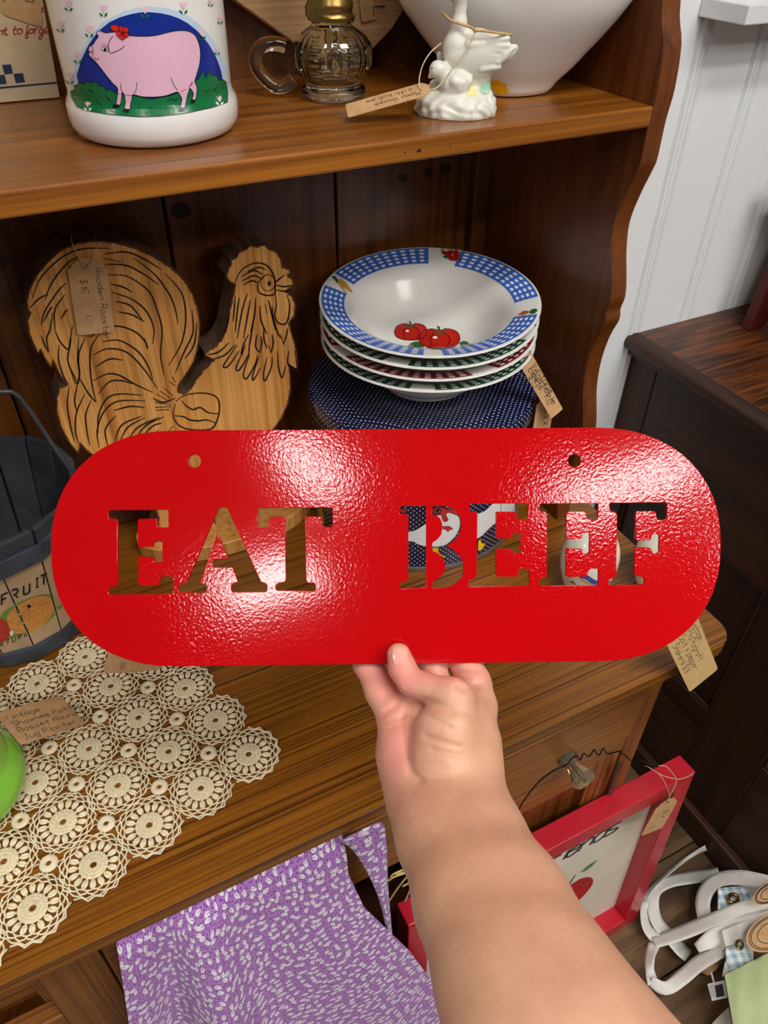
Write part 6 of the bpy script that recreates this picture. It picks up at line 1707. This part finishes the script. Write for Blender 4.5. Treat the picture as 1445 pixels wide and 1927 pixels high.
# ---- red picture frame
M_FRM = plain('red_frame_paint', rgb(186, 28, 46), 0.35, var=0.06, scale=20, coat=0.2)
M_PAPER = plain('picture_paper', rgb(222, 212, 194), 0.6, var=0.06, scale=14)
FT, FB = np.array([0.0, 0.3205, 0.454]), np.array([0.0, 0.2975, 0.0012])
xl_, xr_ = 0.2065, 0.668
fu = nrm(FT - FB); FH = np.linalg.norm(FT - FB)
fn = nrm(np.cross(np.array([1.0, 0, 0]), fu))           # points to the viewer side (-y)
if fn[1] > 0: fn = -fn
frm = thing('picture_frame', 'red deep picture frame with apples and Friends lettering leaning on the cabinet', 'picture frame', (0.44, 0.30, 0))
fp = lambda x, h, o: np.array([x, 0, 0]) + FB + fu * h - fn * o          # o: depth back from the front face
D_, BW = 0.031, 0.030
def bar(corners_f, corners_in, name):
    """corners_f: 4 (x,h) of the front face"""
    m_ = MB()
    f = [fp(x, h, 0.0) for x, h in corners_f]; k_ = [fp(x, h, D_) for x, h in corners_f]
    m_.add(f + k_, [(0, 1, 2, 3), (7, 6, 5, 4), (0, 4, 5, 1), (1, 5, 6, 2), (2, 6, 7, 3), (3, 7, 4, 0)])
    return m_.build(name, M_FRM, frm, bevel=0.0015)
g = 0.0003
bar([(xl_, FH), (xr_, FH), (xr_ - BW, FH - BW), (xl_ + BW, FH - BW)], None, 'frame_bar')
bar([(xl_, 0), (xl_ + BW, BW), (xr_ - BW, BW), (xr_, 0)], None, 'frame_bar')
bar([(xl_, g), (xl_, FH - g), (xl_ + BW - g, FH - BW), (xl_ + BW - g, BW)], None, 'frame_bar')
bar([(xr_, g), (xr_ - BW + g, BW), (xr_ - BW + g, FH - BW), (xr_, FH - g)], None, 'frame_bar')
pm2 = MB(); pm2.add([fp(xl_ + BW - .002, BW - .002, D_ - .003), fp(xr_ - BW + .002, BW - .002, D_ - .003), fp(xr_ - BW + .002, FH - BW + .002, D_ - .003), fp(xl_ + BW - .002, FH - BW + .002, D_ - .003)] + [fp(xl_ + BW - .002, BW - .002, D_), fp(xr_ - BW + .002, BW - .002, D_), fp(xr_ - BW + .002, FH - BW + .002, D_), fp(xl_ + BW - .002, FH - BW + .002, D_)],
                    [(0, 1, 2, 3), (7, 6, 5, 4), (0, 4, 5, 1), (1, 5, 6, 2), (2, 6, 7, 3), (3, 7, 4, 0)])
pic = pm2.build('picture', M_PAPER, frm)
fbv = pm2.bvh()
CF5 = lambda p: crop(p, 2.331, 700, 1380)
pf = lambda u, v: Pplane(u, v, fp(0, 0, D_ - .003 - .0003), fn)
pf2 = lambda u, v: Pplane(u, v, fp(0, 0, D_ - .003 - .0006), fn)
tx_ = MB()
# "Friends": letters laid along the upper edge of the picture
tO = fp(0.418, 0.330, D_ - .0040); 
x_ = 0.0
for ch in 'Friends':
    for ln in text_strokes(ch, 0.040, slant=.45, jitter=0)[0]:
        stroke(tx_, [(x_ + a * .8, b) for a, b in ln], 0.0042, lambda a, b: tO + np.array([a, 0, 0]) + fu * b)
    x_ += (0.013 if ch == 'i' else 0.0245)
tx_.build('lettering', M_BLACK, pic, norm=False)
ap = MB()
def apple(cx, ch, r):
    pts = [(cx + r * math.cos(t) * (1 + .06 * math.cos(2 * t)), ch + r * .95 * math.sin(t) - .18 * r * math.exp(-((t - math.pi / 2) / .35) ** 2)) for t in np.linspace(0, 2 * math.pi, 28, endpoint=False)]
    q = lambda x, h: fp(x, h, D_ - .0034)
    fill(ap, pts, q, None, 0)
    fill(ap, ell(cx - r * .3, ch + r * .25, r * .2, r * .3, 12, .4), lambda x, h: fp(x, h, D_ - .0038), None, 3)
    stroke(ap, [(cx, ch + r * .75), (cx + r * .06, ch + r * 1.1), (cx + r * .15, ch + r * 1.3)], 0.002, lambda x, h: fp(x, h, D_ - .0038), 2)
    fill(ap, [(cx + r * .35, ch + r * 1.28), (cx + r * .55, ch + r * 1.45), (cx + r * .95, ch + r * 1.5), (cx + r * .8, ch + r * 1.3), (cx + r * .55, ch + r * 1.2)], lambda x, h: fp(x, h, D_ - .0038), None, 1)
apple(0.425, 0.215, 0.048); apple(0.505, 0.185, 0.052); apple(0.335, 0.15, 0.050)
ap.build('painted_apples', [plain('apple_red', rgb(176, 22, 30), .4, var=.2, scale=40), plain('apple_leaf', rgb(70, 128, 56), .4), plain('apple_stem', rgb(70, 50, 36), .6), plain('apple_shine', rgb(214, 70, 70), .4)], pic, norm=False)
# twine bow on the corner and its tag
C7 = lambda p: crop(p, 3.8, 1100, 1420)
def ff(x, y, o=0.0): 
    u, v = C7([(x, y)])[0]; return Pplane(u, v, fp(0, 0, -o), fn)
price_tag('kraft tag tied with twine on the red picture frame corner', ff(530, 345, .006), ff(668, 318, .006), ff(400, 582, .010), [('$7', .35, .45), ('L', .80, .72)], 0.0105,
          string=[[ff(585, 345, .0075), ff(605, 290, .010), ff(580, 215, .008), ff(540, 150, .003), ff(470, 98, -.002), ff(430, 80, -.01)], [ff(585, 345, .0075), ff(625, 265, .010), ff(655, 200, .008), ff(650, 165, .006), ff(590, 90, .001), ff(530, 78, -.004)], [ff(470, 98, 0), ff(560, 150, .003), ff(660, 175, .005), ff(720, 165, .004), ff(780, 135, .001)]])
# ---- black wire looped round the knob
C72 = lambda p: crop(p, 2.752, 920, 1140)
wp = [(140, 1090, .338), (180, 1010, .335), (260, 910, .330), (340, 850, .325), (400, 825, .322), (430, 790, .318), (455, 778, .322), (470, 800, .325), (490, 765, .325), (510, 778, .327), (525, 775, .327), (545, 745, .327), (560, 770, .328), (575, 768, .328), (592, 738, .328), (610, 765, .328), (640, 762, .329), (670, 755, .329), (700, 772, .329), (740, 802, .328), (790, 798, .326), (830, 820, .326), (870, 835, .325)]
MB().tube(smooth_line([Py(*C72([(x, y)])[0], yy) for x, y, yy in wp], 5), 0.0009, 6).solo('black_wire', plain('black_wire_metal', rgb(18, 18, 20), .4, metal=.5), 'thin kinked black wire looped over the glass drawer knob', 'wire', smooth=180)
# ---- raffia stalks in the open niche
C43 = lambda p: crop(p, 4.516, 640, 1380)
M_RAF = plain('straw', rgb(206, 180, 120), 0.8, var=.15, scale=80)
raf = thing('raffia_bundle', 'loose pale raffia stalks sticking out of the open cabinet niche', 'raffia', (0.22, 0.36, 0.33))
for pts in ([(395, 1260), (470, 1215), (600, 1175)], [(405, 1440), (500, 1300), (615, 1160), (640, 1120)], [(475, 1195), (560, 1178), (640, 1165)], [(530, 1300), (600, 1265), (660, 1240)], [(545, 1440), (600, 1320), (660, 1240)], [(420, 1250), (440, 1205), (520, 1165), (610, 1130)]):
    MB().tube(smooth_line([Py(*C43([p])[0], .337) for p in pts], 5), 0.0011, 5).build('stalk', M_RAF, raf, smooth=180)
for pts in ([(655, 400), (690, 430), (700, 455)], [(670, 415), (695, 440)], [(650, 412), (675, 455), (690, 460)]):
    MB().tube([Py(*CF5([p])[0], .335) for p in pts], 0.0014, 5).build('stalk', M_RAF, raf, smooth=180)

# ---- white-strapped aprons lying on the floor at the right
M_STRAP = plain('white_cotton_tape', rgb(222, 219, 212), 0.85, var=.05, scale=60, bump=.2, bscale=700)
M_SAGE = plain('sage_green_cotton', rgb(176, 190, 140), 0.9, var=.05, scale=40, bump=.2, bscale=700)
def gingham(name, c):
    m, nt, b = new_mat(name)
    tc = nd(nt, 'ShaderNodeTexCoord'); mp = nd(nt, 'ShaderNodeMapping'); mp.inputs['Scale'].default_value = (75, 75, 75); mp.inputs['Rotation'].default_value = (0, 0, .4)
    nt.links.new(tc.outputs['Object'], mp.inputs['Vector'])
    sp = nd(nt, 'ShaderNodeSeparateXYZ'); nt.links.new(mp.outputs[0], sp.inputs[0])
    o_ = []
    for ax in ('X', 'Y'):
        fr = nd(nt, 'ShaderNodeMath', operation='FRACT'); nt.links.new(sp.outputs[ax], fr.inputs[0])
        gt = nd(nt, 'ShaderNodeMath', operation='GREATER_THAN'); gt.inputs[1].default_value = .5; nt.links.new(fr.outputs[0], gt.inputs[0]); o_.append(gt.outputs[0])
    ad = nd(nt, 'ShaderNodeMath', operation='ADD'); nt.links.new(o_[0], ad.inputs[0]); nt.links.new(o_[1], ad.inputs[1])
    hf = nd(nt, 'ShaderNodeMath', operation='MULTIPLY'); hf.inputs[1].default_value = .5; nt.links.new(ad.outputs[0], hf.inputs[0])
    r = ramp(nt, [(0, (.85, .87, .88, 1)), (1, c)]); nt.links.new(hf.outputs[0], r.inputs['Fac']); nt.links.new(r.outputs['Color'], b.inputs['Base Color'])
    b.inputs['Roughness'].default_value = .9
    return m
M_GING = gingham('pale_blue_gingham', rgb(140, 180, 190))
sap = thing('sage_apron', 'folded sage green apron with long white straps on the floor', 'apron', Pz(1420, 1880, 0.0))
RIB = [0]
def ribbon(pts, w, name='strap', mat=None, parent=None):
    """pts: (x, y, z) in the enlarged detail with heights; w: width there"""
    C_ = smooth_line([np.array(p, float) for p in pts], 4)
    Q = np.array([(p[0] / 3.8 + 1100, p[1] / 3.8 + 1420) for p in C_]); zz = np.array([p[2] for p in C_])
    ws = np.interp(np.linspace(0, 1, len(Q)), np.linspace(0, 1, len(w) if hasattr(w, '__len__') else 2), w if hasattr(w, '__len__') else (w, w)) / 3.8
    T = np.gradient(Q, axis=0); T /= np.linalg.norm(T, axis=1)[:, None]; N_ = np.stack([-T[:, 1], T[:, 0]], 1)
    rows = []; RIB[0] += 1; ph = RIB[0] * 1.9; NQ = len(Q)
    for i_, (q, n_, z, w_) in enumerate(zip(Q, N_, zz, ws)):
        tl_ = 0.009 * math.sin(ph + 4.5 * i_ / NQ)
        rows.append([Pz(*(q + n_ * w_ * s), z + 0.006 + tl_ * 2 * s) for s in (-.5, -.25, 0, .25, .5)])
    return cloth(name, rows, mat or M_STRAP, parent or sap, thick=.0012)
ribbon([(868, 668, .02), (800, 700, .012), (680, 780, .008), (560, 880, .008), (470, 970, .010), (425, 1060, .012)], (40, 26, 24, 26, 34, 44))
ribbon([(962, 845, .015), (900, 862, .012), (740, 882, .010), (600, 912, .010), (510, 980, .012), (490, 1090, .014), (520, 1200, .014), (600, 1290, .014), (690, 1395, .012), (745, 1440, .010)], (80, 86, 90, 86, 76, 84, 84, 88, 92, 92))
ribbon([(432, 1040, .014), (428, 1130, .016), (450, 1240, .018), (520, 1330, .022)], (50, 62, 70, 80))
ribbon([(1335, 1045, .135), (1250, 1065, .125), (1100, 1112, .10), (900, 1192, .07), (700, 1272, .04), (560, 1322, .03), (490, 1345, .026)], (90, 100, 106, 110, 106, 92, 80))
ribbon([(500, 1355, .030), (468, 1440, .034), (466, 1540, .036), (490, 1640, .036)], (86, 70, 62, 80))
ribbon([(470, 1620, .040), (580, 1672, .040), (690, 1602, .044), (800, 1505, .05), (920, 1430, .056), (1030, 1375, .06)], (70, 100, 112, 116, 112, 96))
ribbon([(860, 1180, .05), (845, 1060, .055), (880, 960, .06), (970, 892, .075), (1110, 880, .10), (1250, 905, .12), (1335, 930, .13)], (100, 106, 112, 104, 110, 112, 112))
ribbon([(800, 1385, .058), (900, 1325, .066), (1040, 1262, .074), (1180, 1205, .10), (1335, 1152, .125)], (70, 130, 150, 130, 100))
def slab(poly, z, mat, name, parent, bulge=0.012, th=0.02, under=(0, 0)):
    pl_ = C7(poly); 
    m_ = MB(); cen = np.mean(np.array(pl_), 0); sp_ = np.ptp(np.array(pl_), axis=0).max() / 2
    def top(u, v): return Pz(u, v, z + bulge * max(0, 1 - ((u - cen[0]) ** 2 + (v - cen[1]) ** 2) / sp_ ** 2) + .002 * math.sin(u * .15) )
    m_.prism(pl_, top, lambda u, v: top(u, v) - np.array([-under[0], -under[1], th]), step=8)
    return m_.build(name, mat, parent, smooth=60)
slab([(1000, 1575), (1150, 1500), (1300, 1425), (1380, 1400), (1480, 1500), (1500, 2150), (1100, 2150), (1060, 1927), (1030, 1750)], .10, M_SAGE, 'apron_bib', sap, .02, .097, (0.058, -0.012))
slab([(880, 1960), (950, 1880), (1030, 1805), (1060, 1960), (1080, 2100), (900, 2100)], .03, M_STRAP, 'strap_end', sap, .004, .006)
slab([(840, 1560), (900, 1490), (990, 1420), (1010, 1440), (950, 1530), (890, 1580)], .03, M_KRAFT, 'card_end', sap, .001, .002)
slab([(1010, 1385), (1110, 1340), (1210, 1330), (1205, 1485), (1110, 1525), (1040, 1545), (1015, 1480)], .088, M_GING, 'pocket', sap, .004, .004)
slab([(985, 1580), (1005, 1480), (1030, 1460), (1040, 1540), (1010, 1590)], .085, M_STRAP, 'pocket_edge', sap, .001, .003)
# white apron behind with gingham flap
wap = thing('gingham_apron', 'white apron with pale gingham flap and brass grommet beside the sage apron', 'apron', Pz(1425, 1690, 0.0))
slab([(955, 955), (1100, 940), (1230, 970), (1215, 1050), (1080, 1080), (955, 1105)], .085, M_GING, 'flap', wap, .003, .004)
slab([(1120, 930), (1290, 950), (1330, 1250), (1320, 1310), (1150, 1340), (1010, 1370), (980, 1260), (1180, 1180), (1290, 1050)], .09, M_STRAP, 'folded_cloth', wap, .02, .03)
M_GOLD = plain('brass_grommet', rgb(176, 140, 66), .25, metal=1.0, var=.1)
def grommet(x, y, z, rx, ry, parent):
    u, v = C7([(x, y)])[0]; m_ = MB(); n_ = 28
    c_ = Pz(u, v, z); ax_ = Pz(u + rx / 3.8, v, z) - c_; ay_ = Pz(u, v + ry / 3.8, z) - c_
    path = [c_ + ax_ * .75 * math.cos(t) + ay_ * .75 * math.sin(t) for t in np.linspace(0, 2 * math.pi, n_, endpoint=False)]
    m_.tube(path, np.linalg.norm(ax_) * .28, 8, closed=True)
    m_.build('grommet', M_GOLD, parent, smooth=180)
grommet(1062, 1030, .094, 46, 42, wap); grommet(1106, 1360, .102, 32, 40, sap)
def disc_tag(x, y, z, rx, ry, lab):
    t = thing('round_tag', lab, 'tag', Pz(*C7([(x, y)])[0], z), group='round kraft tags')
    f0 = lambda o: (lambda u, v: Pz(u, v, z + o))
    MB().prism(C7(ell(x, y, rx, ry, 40, -.5)), f0(.0012), f0(0)).build('card', M_KRAFT, t)
    m_ = MB()
    for k_ in (.88, .80, .55): stroke(m_, C7(ell(x, y, rx * k_, ry * k_, 40, -.5)), 1.6, f0(.0015), closed=True)
    stroke(m_, C7([(x - rx * .1, y - ry * .5), (x - rx * .1, y + ry * .45)]), 1.6, f0(.0015))
    m_.build('printed_ring', M_INK, t, norm=False)
disc_tag(1335, 1270, .13, 195, 125, 'round kraft card with printed rings on the sage green apron')
disc_tag(1330, 985, .150, 140, 70, 'round kraft card half hidden under the upper white strap')
# small white barcode label
bt_ = thing('barcode_label', 'small white sewn-in label with barcode beside the sage apron', 'label', Pz(*C7([(950, 1690)])[0], .06))
f0 = lambda u, v: Pz(u, v, .062)
MB().prism(C7([(878, 1640), (1000, 1612), (1022, 1738), (910, 1762)]), f0, lambda u, v: Pz(u, v, .0612)).build('card', M_WHITEP, bt_)
m_ = MB(); f1 = lambda u, v: Pz(u, v, .0623)
for k_ in range(12):
    a = k_ / 11
    stroke(m_, C7([(930 + 52 * a, 1652 - 12 * a), (944 + 52 * a, 1738 - 12 * a)]), 0.6 + .7 * ((k_ * 7) % 3), f1)
for k_ in range(4): stroke(m_, C7([(893 + k_ * 9, 1650 - 2 * k_), (908 + k_ * 9, 1742 - 2 * k_)]), .6, f1)
m_.build('barcode', M_INK, bt_, norm=False)
MB().tube([Pz(*C7([(905, 1555)])[0], .07), Pz(*C7([(925, 1632)])[0], .064)], .0015, 5).build('thread', M_STRAP, bt_)
